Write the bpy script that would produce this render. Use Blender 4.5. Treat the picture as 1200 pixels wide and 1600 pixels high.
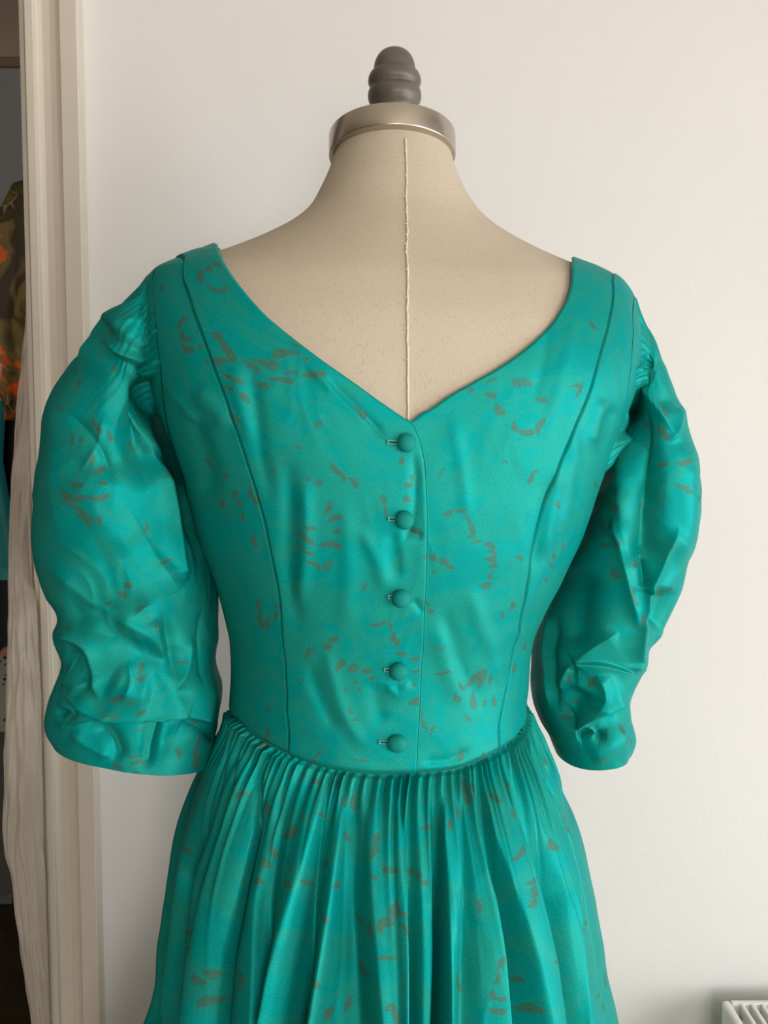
import bpy, bmesh, math, random
import numpy as np
from mathutils import Vector, Matrix

for o in list(bpy.data.objects):
    bpy.data.objects.remove(o, do_unlink=True)
SC = bpy.context.scene
COL = SC.collection
RNG = np.random.default_rng(7)

# ------------------------------------------------------------------ camera
FPX = 1600.0
CAM = np.array([0.0, -0.80, 1.25])
PITCH = math.radians(4.5)
cd = bpy.data.cameras.new('camera')
cd.sensor_fit = 'VERTICAL'
cd.sensor_height = 24.0
cd.lens = 24.0 * FPX / 1600.0
cd.clip_start = 0.02
cam = bpy.data.objects.new('camera', cd)
COL.objects.link(cam)
cam.location = CAM
cam.rotation_euler = (math.pi / 2 - PITCH, 0, 0)
SC.camera = cam
CR = np.array([1.0, 0, 0])
CU = np.array([0, math.sin(PITCH), math.cos(PITCH)])
CF = np.array([0, math.cos(PITCH), -math.sin(PITCH)])

def P(px, py, Y):
    """world point seen at photo pixel (px, py) standing in the plane y = Y"""
    d = CF + CR * ((px - 600) / FPX) - CU * ((py - 800) / FPX)
    return CAM + d * ((Y - CAM[1]) / d[1])

def proj(p):
    q = np.asarray(p) - CAM
    w = q @ CF
    return 600 + FPX * (q @ CR) / w, 800 - FPX * (q @ CU) / w

# ------------------------------------------------------------------ world, light, exposure
world = bpy.data.worlds.new('daylight')
SC.world = world
world.use_nodes = True
wb = world.node_tree.nodes['Background']
wb.inputs[0].default_value = (0.72, 0.84, 1.0, 1)
wb.inputs[1].default_value = 0.6

def area(name, loc, rot, sx, sy, power, col):
    l = bpy.data.lights.new(name, 'AREA')
    l.shape = 'RECTANGLE'
    l.size = sx
    l.size_y = sy
    l.energy = power
    l.color = col
    o = bpy.data.objects.new(name, l)
    COL.objects.link(o)
    o.location = loc
    o.rotation_euler = rot
    return o

XR = 1.75           # right wall
YB = 0.37           # back wall (behind the form)
YF = -4.2           # wall behind the camera
XL = -3.0
ZC = 2.55
W1 = (-0.85, -0.15, 0.30, 1.40)     # windows in the right wall: y0 y1 z0 z1
W2 = (-2.45, -1.15, 0.45, 1.85)
W3 = (0.15, 1.05, 0.35, 1.95)       # window behind the camera: x0 x1 z0 z1
for _n, _w, _p, _c in (('window_daylight_near', W1, 19, (0.90, 0.96, 1.0)), ('window_daylight_main', W2, 41, (1.0, 0.985, 0.96))):
    area(_n, (XR + 0.10, (_w[0] + _w[1]) / 2, (_w[2] + _w[3]) / 2), (0, math.radians(90), 0), _w[3] - _w[2], _w[1] - _w[0], _p, _c)
area('window_daylight_rear', ((W3[0] + W3[1]) / 2, YF - 0.10, (W3[2] + W3[3]) / 2), (math.radians(90), 0, 0), W3[1] - W3[0], W3[3] - W3[2], 50, (1.0, 0.965, 0.92))
SC.view_settings.view_transform = 'Standard'
SC.view_settings.look = 'None'
SC.view_settings.gamma = 1.0
SC.view_settings.use_curve_mapping = False
SC.view_settings.exposure = 0.5

# ------------------------------------------------------------------ small helpers
def pchip(x, y, xq):
    x = np.asarray(x, float); y = np.asarray(y, float); xq = np.clip(np.asarray(xq, float), x[0], x[-1])
    h = np.diff(x); d = np.diff(y) / h
    m = np.zeros_like(x)
    for i in range(1, len(x) - 1):
        if d[i - 1] * d[i] > 0:
            w1 = 2 * h[i] + h[i - 1]; w2 = h[i] + 2 * h[i - 1]
            m[i] = (w1 + w2) / (w1 / d[i - 1] + w2 / d[i])
    m[0] = d[0]; m[-1] = d[-1]
    i = np.clip(np.searchsorted(x, xq) - 1, 0, len(x) - 2)
    t = (xq - x[i]) / h[i]
    return ((2*t**3 - 3*t**2 + 1) * y[i] + (t**3 - 2*t**2 + t) * h[i] * m[i]
            + (-2*t**3 + 3*t**2) * y[i+1] + (t**3 - t**2) * h[i] * m[i+1])

def sstep(a, b, x):
    t = np.clip((x - a) / (b - a), 0, 1)
    return t * t * (3 - 2 * t)

def link(o, parent=None):
    COL.objects.link(o)
    if parent is not None:
        o.parent = parent
    return o

def tag(o, label=None, cat=None, group=None, kind=None):
    if label: o['label'] = label
    if cat: o['category'] = cat
    if group: o['group'] = group
    if kind: o['kind'] = kind
    return o

def empty(name, loc=(0, 0, 0)):
    o = bpy.data.objects.new(name, None)
    o.empty_display_size = 0.05
    COL.objects.link(o)
    o.location = loc
    return o

def set_parent(o, parent):
    o.parent = parent
    bpy.context.view_layer.update()
    o.matrix_parent_inverse = parent.matrix_world.inverted()

def mesh_obj(name, verts, faces, mat, parent=None, smooth=True, attrs=None):
    me = bpy.data.meshes.new(name)
    verts = np.asarray(verts, dtype=np.float32).reshape(-1, 3)
    faces = np.asarray(faces) if not isinstance(faces, list) else faces
    if isinstance(faces, np.ndarray):
        nf = len(faces); k = faces.shape[1]
        me.vertices.add(len(verts)); me.vertices.foreach_set('co', verts.ravel())
        me.loops.add(nf * k); me.loops.foreach_set('vertex_index', faces.astype(np.int32).ravel())
        me.polygons.add(nf)
        me.polygons.foreach_set('loop_start', np.arange(0, nf * k, k, dtype=np.int32))
        me.update(calc_edges=True)
        me.validate()
    else:
        me.from_pydata([tuple(v) for v in verts], [], faces)
    if attrs:
        for an, av in attrs.items():
            av = np.asarray(av, dtype=np.float32)
            if av.ndim == 1:
                a = me.attributes.new(an, 'FLOAT', 'POINT'); a.data.foreach_set('value', av)
            else:
                a = me.attributes.new(an, 'FLOAT_VECTOR', 'POINT'); a.data.foreach_set('vector', av.ravel())
    if smooth:
        me.polygons.foreach_set('use_smooth', np.ones(len(me.polygons), dtype=bool))
    me.materials.append(mat)
    o = bpy.data.objects.new(name, me)
    COL.objects.link(o)
    if parent is not None:
        o.parent = parent
        o.matrix_parent_inverse = Matrix.Translation(parent.location).inverted()
    return o

def grid_faces(nv, nu, closed=False):
    i = np.arange(nv - 1)[:, None]; n2 = nu if closed else nu - 1
    j = np.arange(n2)[None, :]
    j2 = (j + 1) % nu
    a = i * nu + j; b = i * nu + j2; c = (i + 1) * nu + j2; d = (i + 1) * nu + j
    return np.stack([a, b, c, d], -1).reshape(-1, 4)

def grid_obj(name, G, mat, parent=None, closed=False, attrs=None, flip=False):
    nv, nu = G.shape[:2]
    f = grid_faces(nv, nu, closed)
    if flip: f = f[:, ::-1]
    return mesh_obj(name, G.reshape(-1, 3), f, mat, parent, True, attrs)

class MB:
    """collects boxes / prisms into one mesh"""
    def __init__(s): s.v = []; s.f = []
    def box(s, x0, x1, y0, y1, z0, z1):
        n = len(s.v)
        for x in (x0, x1):
            for y in (y0, y1):
                for z in (z0, z1): s.v.append((x, y, z))
        for q in ((0,1,3,2),(4,6,7,5),(0,4,5,1),(2,3,7,6),(0,2,6,4),(1,5,7,3)):
            s.f.append(tuple(n + i for i in q))
        return s
    def prism(s, prof, z0, z1):
        n = len(s.v); k = len(prof)
        for z in (z0, z1):
            for (x, y) in prof: s.v.append((x, y, z))
        for i in range(k):
            j = (i + 1) % k
            s.f.append((n + i, n + j, n + k + j, n + k + i))
        s.f.append(tuple(n + i for i in reversed(range(k)))); s.f.append(tuple(n + k + i for i in range(k)))
        return s
    def build(s, name, mat, parent=None, bevel=0.0, smooth=False):
        o = mesh_obj(name, s.v, s.f, mat, parent, smooth)
        bm = bmesh.new(); bm.from_mesh(o.data)
        bmesh.ops.recalc_face_normals(bm, faces=bm.faces)
        bm.to_mesh(o.data); bm.free()
        if bevel > 0:
            m = o.modifiers.new('bevel', 'BEVEL'); m.width = bevel; m.segments = 3; m.limit_method = 'ANGLE'
        return o

def lathe(name, prof, mat, parent, origin, tilt=None, n=96):
    prof = np.array(prof, float)
    th = np.linspace(0, 2 * math.pi, n, endpoint=False)
    G = np.stack([prof[:, 0:1] * np.cos(th), prof[:, 0:1] * np.sin(th), np.repeat(prof[:, 1:2], n, 1)], -1)
    if tilt is not None:
        G = G @ np.array(tilt).T
    G = G + np.array(origin)
    return grid_obj(name, G, mat, parent, closed=True)

def smooth_profile(pts, n):
    pts = np.array(pts, float)
    s = np.r_[0, np.cumsum(np.hypot(*np.diff(pts, axis=0).T))]
    q = np.linspace(0, s[-1], n)
    # catmull rom
    out = []
    for k in range(2):
        y = pts[:, k]
        m = np.gradient(y, s)
        i = np.clip(np.searchsorted(s, q) - 1, 0, len(s) - 2); h = s[i+1] - s[i]; t = (q - s[i]) / h
        out.append((2*t**3-3*t**2+1)*y[i] + (t**3-2*t**2+t)*h*m[i] + (-2*t**3+3*t**2)*y[i+1] + (t**3-t**2)*h*m[i+1])
    return np.stack(out, -1)

def tube(name, pts, r, mat, parent=None, n=8, taper=None):
    pts = np.array(pts, float); k = len(pts)
    T = np.gradient(pts, axis=0); T /= np.linalg.norm(T, axis=1, keepdims=True) + 1e-12
    ref = np.array([0.13, 0.97, 0.2])
    A = np.cross(T, ref); A /= np.linalg.norm(A, axis=1, keepdims=True) + 1e-12
    B = np.cross(T, A)
    th = np.linspace(0, 2*math.pi, n, endpoint=False)
    rr = np.full(k, r) if taper is None else r * np.asarray(taper)
    G = pts[:, None] + rr[:, None, None] * (A[:, None] * np.cos(th)[None, :, None] + B[:, None] * np.sin(th)[None, :, None])
    return grid_obj(name, G, mat, parent, closed=True)

# 2-D value noise with smooth interpolation (numpy)
def vnoise(x, y, seed=0):
    xi = np.floor(x).astype(np.int64); yi = np.floor(y).astype(np.int64)
    xf = x - xi; yf = y - yi
    def h(a, b):
        n = (a * 374761393 + b * 668265263 + seed * 974634777) & 0xffffffff
        n = ((n ^ (n >> 13)) * 1274126177) & 0xffffffff
        return ((n ^ (n >> 16)) & 0xffff) / 32767.5 - 1.0
    u = xf*xf*xf*(xf*(xf*6-15)+10); v = yf*yf*yf*(yf*(yf*6-15)+10)
    a = h(xi, yi); b = h(xi+1, yi); c = h(xi, yi+1); d = h(xi+1, yi+1)
    return a + (b-a)*u + (c-a)*v + (a-b-c+d)*u*v

# 2-D gradient noise
def pnoise(x, y, seed=0):
    xi = np.floor(x).astype(np.int64); yi = np.floor(y).astype(np.int64)
    xf = x - xi; yf = y - yi
    def g(a, b, dx, dy):
        n = (a * 374761393 + b * 668265263 + seed * 974634777) & 0xffffffff
        n = ((n ^ (n >> 13)) * 1274126177) & 0xffffffff
        w = ((n ^ (n >> 16)) & 0xffff) * (2 * math.pi / 65536)
        return np.cos(w) * dx + np.sin(w) * dy
    u = xf*xf*xf*(xf*(xf*6-15)+10); v = yf*yf*yf*(yf*(yf*6-15)+10)
    a = g(xi, yi, xf, yf); b = g(xi+1, yi, xf-1, yf); c = g(xi, yi+1, xf, yf-1); d = g(xi+1, yi+1, xf-1, yf-1)
    return 1.5 * (a + (b-a)*u + (c-a)*v + (a-b-c+d)*u*v)

# ------------------------------------------------------------------ materials
def nodemat(name):
    m = bpy.data.materials.new(name); m.use_nodes = True
    nt = m.node_tree
    return m, nt, nt.nodes['Principled BSDF']

def N(nt, typ, **kw):
    n = nt.nodes.new(typ)
    for k, v in kw.items():
        setattr(n, k, v)
    return n

def plain(name, col, rough=0.6, metal=0.0, bump=0.0, bscale=200.0, spec=0.5, var=0.0, vscale=8.0):
    m, nt, b = nodemat(name)
    b.inputs['Base Color'].default_value = (*col, 1)
    b.inputs['Roughness'].default_value = rough
    b.inputs['Metallic'].default_value = metal
    b.inputs['Specular IOR Level'].default_value = spec
    tc = N(nt, 'ShaderNodeTexCoord')
    if bump > 0:
        nz = N(nt, 'ShaderNodeTexNoise'); nz.inputs['Scale'].default_value = bscale; nz.inputs['Detail'].default_value = 4
        bp = N(nt, 'ShaderNodeBump'); bp.inputs['Strength'].default_value = bump; bp.inputs['Distance'].default_value = 0.002
        nt.links.new(tc.outputs['Object'], nz.inputs['Vector'])
        nt.links.new(nz.outputs['Fac'], bp.inputs['Height']); nt.links.new(bp.outputs['Normal'], b.inputs['Normal'])
    if var > 0:
        n2 = N(nt, 'ShaderNodeTexNoise'); n2.inputs['Scale'].default_value = vscale; n2.inputs['Detail'].default_value = 5
        rp = N(nt, 'ShaderNodeValToRGB')
        rp.color_ramp.elements[0].position = 0.3; rp.color_ramp.elements[1].position = 0.7
        rp.color_ramp.elements[0].color = (*[c * (1 - var) for c in col], 1)
        rp.color_ramp.elements[1].color = (*[min(1, c * (1 + var)) for c in col], 1)
        nt.links.new(tc.outputs['Object'], n2.inputs['Vector'])
        nt.links.new(n2.outputs['Fac'], rp.inputs['Fac']); nt.links.new(rp.outputs['Color'], b.inputs['Base Color'])
    return m

M_WALL = plain('wall_paint', (0.70, 0.675, 0.65), 0.75, bump=0.10, bscale=170, var=0.012, vscale=5)
M_WALL2 = plain('wall_paint_low_bounce', (0.13, 0.11, 0.095), 0.8)  # unseen left and front walls, toned dark to cut bounced light
M_CEIL = plain('ceiling_paint', (0.66, 0.60, 0.52), 0.9)
M_TRIM = plain('trim_gloss_paint', (0.63, 0.565, 0.48), 0.42, bump=0.03, bscale=40, var=0.03, vscale=9)
M_FLOOR = plain('dark_wood_floor', (0.075, 0.045, 0.022), 0.5, var=0.3, vscale=14)
M_FLOOR2 = plain('pale_bounce_floor', (0.50, 0.42, 0.31), 0.45, var=0.12, vscale=9)  # unseen floor of the main room, made pale to bounce fill light upward
M_HALLWALL = plain('hall_grey_paint', (0.46, 0.45, 0.435), 0.8)
M_HALLTOP = plain('hall_cream_paint', (0.60, 0.49, 0.35), 0.8, var=0.06)
M_RAIL = plain('hall_rail_paint', (0.34, 0.24, 0.145), 0.6)
M_RAD = plain('radiator_enamel', (0.80, 0.79, 0.77), 0.35)
M_RADIN = plain('radiator_inside', (0.33, 0.30, 0.27), 0.7)
M_STEEL = plain('stand_steel', (0.5, 0.5, 0.5), 0.35, metal=1.0)
M_BLACKFAB = plain('black_fabric', (0.012, 0.012, 0.014), 0.85, bump=0.1)

def mat_linen():
    m, nt, b = nodemat('linen_cover')
    tc = N(nt, 'ShaderNodeTexCoord')
    n1 = N(nt, 'ShaderNodeTexNoise'); n1.inputs['Scale'].default_value = 9; n1.inputs['Detail'].default_value = 4
    rp = N(nt, 'ShaderNodeValToRGB')
    rp.color_ramp.elements[0].position = 0.3; rp.color_ramp.elements[1].position = 0.72
    rp.color_ramp.elements[0].color = (0.470, 0.395, 0.300, 1); rp.color_ramp.elements[1].color = (0.510, 0.435, 0.340, 1)
    nt.links.new(tc.outputs['Object'], n1.inputs['Vector']); nt.links.new(n1.outputs['Fac'], rp.inputs['Fac'])
    # flecks of slubby yarn
    mp = N(nt, 'ShaderNodeMapping'); mp.inputs['Scale'].default_value = (900, 900, 330)
    n2 = N(nt, 'ShaderNodeTexNoise'); n2.inputs['Scale'].default_value = 1.0; n2.inputs['Detail'].default_value = 2
    r2 = N(nt, 'ShaderNodeValToRGB')
    r2.color_ramp.elements[0].position = 0.25; r2.color_ramp.elements[1].position = 0.42
    r2.color_ramp.elements[0].color = (0.80, 0.78, 0.75, 1); r2.color_ramp.elements[1].color = (1, 1, 1, 1)
    mx = N(nt, 'ShaderNodeMixRGB', blend_type='MULTIPLY'); mx.inputs['Fac'].default_value = 1
    nt.links.new(tc.outputs['Object'], mp.inputs['Vector']); nt.links.new(mp.outputs['Vector'], n2.inputs['Vector'])
    nt.links.new(n2.outputs['Fac'], r2.inputs['Fac'])
    nt.links.new(rp.outputs['Color'], mx.inputs['Color1']); nt.links.new(r2.outputs['Color'], mx.inputs['Color2'])
    nt.links.new(mx.outputs['Color'], b.inputs['Base Color'])
    bp = N(nt, 'ShaderNodeBump'); bp.inputs['Strength'].default_value = 0.15; bp.inputs['Distance'].default_value = 0.0006
    nt.links.new(n2.outputs['Fac'], bp.inputs['Height']); nt.links.new(bp.outputs['Normal'], b.inputs['Normal'])
    b.inputs['Roughness'].default_value = 0.8
    b.inputs['Specular IOR Level'].default_value = 0.25
    return m
M_LINEN = mat_linen()
M_THREADC = plain('cream_thread', (0.66, 0.56, 0.43), 0.8)

def mat_brushed():
    m, nt, b = nodemat('brushed_nickel')
    tc = N(nt, 'ShaderNodeTexCoord'); mp = N(nt, 'ShaderNodeMapping'); mp.inputs['Scale'].default_value = (30, 30, 2500)
    n1 = N(nt, 'ShaderNodeTexNoise'); n1.inputs['Scale'].default_value = 1.0
    bp = N(nt, 'ShaderNodeBump'); bp.inputs['Strength'].default_value = 0.06; bp.inputs['Distance'].default_value = 0.0003
    nt.links.new(tc.outputs['Object'], mp.inputs['Vector']); nt.links.new(mp.outputs['Vector'], n1.inputs['Vector'])
    nt.links.new(n1.outputs['Fac'], bp.inputs['Height']); nt.links.new(bp.outputs['Normal'], b.inputs['Normal'])
    b.inputs['Base Color'].default_value = (0.52, 0.465, 0.405, 1)
    b.inputs['Metallic'].default_value = 1.0; b.inputs['Roughness'].default_value = 0.30
    return m
M_NICKEL = mat_brushed()
M_FINIAL = plain('grey_stained_wood', (0.105, 0.088, 0.070), 0.42, bump=0.12, bscale=90, var=0.25, vscale=60)

TEAL = (0.009, 0.262, 0.220)
def mat_dress():
    m, nt, b = nodemat('printed_teal_cotton')
    tc = N(nt, 'ShaderNodeTexCoord')
    # tone-on-tone blossoms: patches of a bluer teal
    n1 = N(nt, 'ShaderNodeTexNoise'); n1.inputs['Scale'].default_value = 34; n1.inputs['Detail'].default_value = 3; n1.inputs['Distortion'].default_value = 1.2
    rp = N(nt, 'ShaderNodeValToRGB')
    rp.color_ramp.elements[0].position = 0.46; rp.color_ramp.elements[1].position = 0.56
    rp.color_ramp.elements[0].color = (*TEAL, 1); rp.color_ramp.elements[1].color = (0.001, 0.266, 0.248, 1)
    uvn = N(nt, 'ShaderNodeAttribute'); uvn.attribute_name = 'cloth'
    nt.links.new(uvn.outputs['Vector'], n1.inputs['Vector']); nt.links.new(n1.outputs['Fac'], rp.inputs['Fac'])
    pr = N(nt, 'ShaderNodeAttribute'); pr.attribute_name = 'print'
    mx = N(nt, 'ShaderNodeMixRGB'); mx.inputs['Color2'].default_value = (0.044, 0.160, 0.120, 1)
    nt.links.new(pr.outputs['Fac'], mx.inputs['Fac']); nt.links.new(rp.outputs['Color'], mx.inputs['Color1'])
    # yarn grain
    g1 = N(nt, 'ShaderNodeTexNoise'); g1.inputs['Scale'].default_value = 900; g1.inputs['Detail'].default_value = 2
    gr = N(nt, 'ShaderNodeMapRange'); gr.inputs['From Min'].default_value = 0.3; gr.inputs['From Max'].default_value = 0.7
    gr.inputs['To Min'].default_value = 0.84; gr.inputs['To Max'].default_value = 1.14
    gm = N(nt, 'ShaderNodeVectorMath', operation='SCALE')
    nt.links.new(uvn.outputs['Vector'], g1.inputs['Vector']); nt.links.new(g1.outputs['Fac'], gr.inputs['Value'])
    nt.links.new(mx.outputs['Color'], gm.inputs[0]); nt.links.new(gr.outputs['Result'], gm.inputs['Scale'])
    nt.links.new(gm.outputs['Vector'], b.inputs['Base Color'])
    mp = N(nt, 'ShaderNodeMapping'); mp.inputs['Scale'].default_value = (1500, 1500, 1500)
    n2 = N(nt, 'ShaderNodeTexNoise'); n2.inputs['Scale'].default_value = 1.0; n2.inputs['Detail'].default_value = 1
    n3 = N(nt, 'ShaderNodeTexNoise'); n3.inputs['Scale'].default_value = 55; n3.inputs['Detail'].default_value = 3
    ad = N(nt, 'ShaderNodeMath', operation='MULTIPLY_ADD'); ad.inputs[1].default_value = 1.2
    bp = N(nt, 'ShaderNodeBump'); bp.inputs['Strength'].default_value = 0.22; bp.inputs['Distance'].default_value = 0.0004
    nt.links.new(uvn.outputs['Vector'], mp.inputs['Vector']); nt.links.new(mp.outputs['Vector'], n2.inputs['Vector'])
    nt.links.new(uvn.outputs['Vector'], n3.inputs['Vector'])
    nt.links.new(n3.outputs['Fac'], ad.inputs[0]); nt.links.new(n2.outputs['Fac'], ad.inputs[2])
    nt.links.new(ad.outputs[0], bp.inputs['Height']); nt.links.new(bp.outputs['Normal'], b.inputs['Normal'])
    b.inputs['Roughness'].default_value = 0.50
    b.inputs['Metallic'].default_value = 0.30        # sateen: part of the sheen takes the thread's colour
    b.inputs['Specular IOR Level'].default_value = 0.20
    b.inputs['Specular Tint'].default_value = (0.22, 0.74, 0.70, 1)
    return m
M_DRESS = mat_dress()
M_BTN = plain('button_teal_cotton', (0.004, 0.235, 0.205), 0.6, bump=0.25, bscale=1600, spec=0.15)
M_THREADT = plain('pale_teal_thread', (0.10, 0.40, 0.36), 0.7)
M_SLIT = plain('buttonhole_slit', (0.002, 0.05, 0.045), 0.9)
M_PIPE = plain('waist_seam_teal', (0.005, 0.22, 0.20), 0.6)

# ------------------------------------------------------------------ the room
def wall_with_hole(name, axis, at0, at1, u0, u1, z0, z1, hole, mat):
    mb = MB()
    def bx(a0, a1, c0, c1):
        if a1 - a0 < 1e-4 or c1 - c0 < 1e-4: return
        if axis == 'x': mb.box(at0, at1, a0, a1, c0, c1)
        else: mb.box(a0, a1, at0, at1, c0, c1)
    h0, h1, g0, g1 = hole
    bx(u0, h0, z0, z1); bx(h1, u1, z0, z1); bx(h0, h1, z0, g0); bx(h0, h1, g1, z1)
    return tag(mb.build(name, mat), kind='structure')

DX1 = P(40, 400, YB)[0]            # doorway's right edge
DX0 = DX1 - 0.86
DOORH = 2.18
wall_with_hole('wall_back', 'y', YB, YB + 0.11, XL, XR + 0.2, 0, ZC, (DX0, DX1 + 0.012, 0, DOORH), M_WALL)
mbw = MB()
mbw.box(XR, XR + 0.2, YF, W2[0], 0, ZC).box(XR, XR + 0.2, W2[1], W1[0], 0, ZC).box(XR, XR + 0.2, W1[1], YB, 0, ZC)
for _w in (W1, W2): mbw.box(XR, XR + 0.2, _w[0], _w[1], 0, _w[2]).box(XR, XR + 0.2, _w[0], _w[1], _w[3], ZC)
tag(mbw.build('wall_right', M_WALL), kind='structure')
wall_with_hole('wall_front', 'y', YF - 0.2, YF, XL, XR + 0.2, 0, ZC, W3, M_WALL2)
tag(MB().box(XL - 0.1, XL, YF - 0.2, YB + 0.11, 0, ZC).build('wall_left', M_WALL2), kind='structure')
tag(MB().box(XL - 0.1, XR + 0.2, YF - 0.2, YB + 0.05, -0.05, 0).build('floor', M_FLOOR2), kind='structure')
tag(MB().box(XL - 0.1, XR + 0.2, YB + 0.05, 2.6, -0.05, 0).build('floor_hall', M_FLOOR), kind='structure')
tag(MB().box(XL - 0.1, XR + 0.2, YF - 0.2, 2.6, ZC, ZC + 0.1).build('ceiling', M_CEIL), kind='structure')
HB = 2.15
tag(MB().box(XL - 0.1, 0.6, HB, HB + 0.1, 0, ZC).build('wall_hall_far', M_HALLWALL), kind='structure')
tag(MB().box(0.3, 0.4, YB + 0.11, HB, 0, ZC).build('wall_hall_right', M_HALLWALL), kind='structure')
tag(MB().box(XL - 0.1, XL, YB + 0.11, HB, 0, ZC).build('wall_hall_left', M_HALLWALL), kind='structure')
zr = P(10, 103, HB - 0.02)[2]; zr2 = P(10, 88, HB - 0.02)[2]
tag(MB().box(XL, 0.3, HB - 0.02, HB, zr, zr2).build('trim_picture_rail', M_RAIL, bevel=0.004), kind='structure')
z34 = P(10, 34, HB - 0.012)[2]
tag(MB().box(XL, 0.3, HB - 0.012, HB, zr2, z34).box(XL, 0.3, HB - 0.006, HB, z34, ZC).build('trim_hall_frieze', M_HALLTOP), kind='structure')

# architrave: a moulded profile, traced across at y=400 then run straight up
def ax(px, proud):
    return P(px, 400, YB - proud)[0], YB - proud
prof = [(ax(40.5, 0.012)[0], YB)]
for px, pr in ((40.5, .013), (46.5, .015), (47.5, .021), (61, .022), (62, .019), (66, .0145), (75, .0125), (86, .013), (95, .0155), (100.5, .019),
               (101, .0225), (128.5, .0245)):
    prof.append(ax(px, pr))
prof.append((prof[-1][0], YB))
tag(MB().prism(prof, 0, DOORH + 0.06).build('trim_architrave_right', M_TRIM, bevel=0.0012), kind='structure')
wd = prof[-1][0] - prof[0][0]
tag(MB().box(DX0 - 0.06, DX0 + 0.002, YB - 0.022, YB, 0, DOORH + 0.06).build('trim_architrave_left', M_TRIM, bevel=0.002), kind='structure')
tag(MB().box(DX0, DX1 + 0.0, YB - 0.022, YB, DOORH, DOORH + 0.06).build('trim_architrave_head', M_TRIM, bevel=0.002), kind='structure')
tag(MB().box(DX1, DX1 + 0.014, YB - 0.001, YB + 0.112, 0, DOORH).build('trim_jamb_right', M_TRIM), kind='structure')
tag(MB().box(DX0, DX0 + 0.014, YB - 0.001, YB + 0.112, 0, DOORH).build('trim_jamb_left', M_TRIM), kind='structure')

# window frames (daylight comes in through these)
def window(name, axis, at, hole):
    h0, h1, g0, g1 = hole
    w = 0.05
    root = empty(name, (at, h0, g0) if axis == 'x' else (h0, at, g0)); tag(root, kind='structure')
    def bar(nm, a0, a1, c0, c1, d=0.03):
        mb = MB()
        if axis == 'x': mb.box(at - d, at + d, a0, a1, c0, c1)
        else: mb.box(a0, a1, at - d, at + d, c0, c1)
        o = mb.build(nm, M_RAD); set_parent(o, root)
    bar('stile', h0, h0 + w, g0, g1); bar('stile', h1 - w, h1, g0, g1)
    bar('rail', h0 + w, h1 - w, g0, g0 + w); bar('rail', h0 + w, h1 - w, g1 - w, g1)
    m = (h0 + h1) / 2
    bar('mullion', m - 0.025, m + 0.025, g0 + w, g1 - w)
window('window_1', 'x', XR + 0.05, W1)
window('window_2', 'x', XR + 0.05, W2)
window('window_3', 'y', YF - 0.05, W3)

# ------------------------------------------------------------------ radiator
def radiator():
    yb = YB - 0.035; yf = yb - 0.10
    pl = P(1127, 1562, yb)
    x0, zt = pl[0], pl[2]
    x1 = XR - 0.25; zb = zt - 0.52
    root = empty('panel_radiator', (x0, yb, zb - 0.0)); tag(root, 'white panel radiator with slotted top grille on the wall beside the dress', 'radiator')
    def part(nm, mb, mat=M_RAD, bev=0.002):
        return mb.build(nm, mat, root, bevel=bev)
    part('side_cover', MB().box(x0, x0 + 0.010, yf, yb, zb + 0.01, zt), bev=0.004)
    part('side_cover', MB().box(x1 - 0.010, x1, yf, yb, zb + 0.01, zt), bev=0.004)
    # ribbed front and back panels
    def ribbed(y, sgn):
        n = int((x1 - x0 - 0.03) / 0.0333)
        prof = [(x0 + 0.012, y)]
        for i in range(n):
            a = x0 + 0.016 + i * 0.0333
            prof += [(a, y), (a + 0.006, y + sgn * 0.006), (a + 0.022, y + sgn * 0.006), (a + 0.028, y)]
        prof += [(x1 - 0.012, y)]
        prof += [(x1 - 0.012, y - sgn * 0.012), (x0 + 0.012, y - sgn * 0.012)]
        return MB().prism(prof, zb + 0.01, zt - 0.014)
    part('front_panel', ribbed(yf + 0.014, -1), bev=0)
    part('back_panel', ribbed(yb - 0.020, 1), bev=0)
    part('grille_rail', MB().box(x0 + 0.010, x1 - 0.010, yf, yf + 0.008, zt - 0.018, zt))
    part('grille_rail', MB().box(x0 + 0.010, x1 - 0.010, yb - 0.008, yb, zt - 0.018, zt))
    part('convector', MB().box(x0 + 0.014, x1 - 0.014, yf + 0.030, yb - 0.034, zb + 0.06, zt - 0.055), M_RADIN, 0)
    xx = x0 + 0.019
    bar0 = None
    while xx < x1 - 0.02:
        if bar0 is None:
            bar0 = MB().box(xx, xx + 0.0046, yf + 0.008, yb - 0.008, zt - 0.014, zt).build('grille_bar', M_RAD, root, bevel=0.0012)
            xb = xx
        else:
            c = bar0.copy(); COL.objects.link(c); c.parent = root; c.matrix_parent_inverse = bar0.matrix_parent_inverse
            c.location = (xx - xb, 0, 0)
        xx += 0.0118
    # wall brackets and feed pipe
    for bx_ in (x0 + 0.15, x1 - 0.15):
        part('bracket', MB().box(bx_, bx_ + 0.03, yb - 0.012, YB, zb + 0.08, zt - 0.08))
    for bx_ in (x0 - 0.018, x1 + 0.018):
        o = tube('feed_pipe', [(bx_, (yf + yb) / 2, 0), (bx_, (yf + yb) / 2, zb + 0.04), (bx_ + (0.02 if bx_ < x0 else -0.02), (yf + yb) / 2, zb + 0.05)], 0.0075, M_RAD)
        set_parent(o, root)
radiator()

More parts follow.
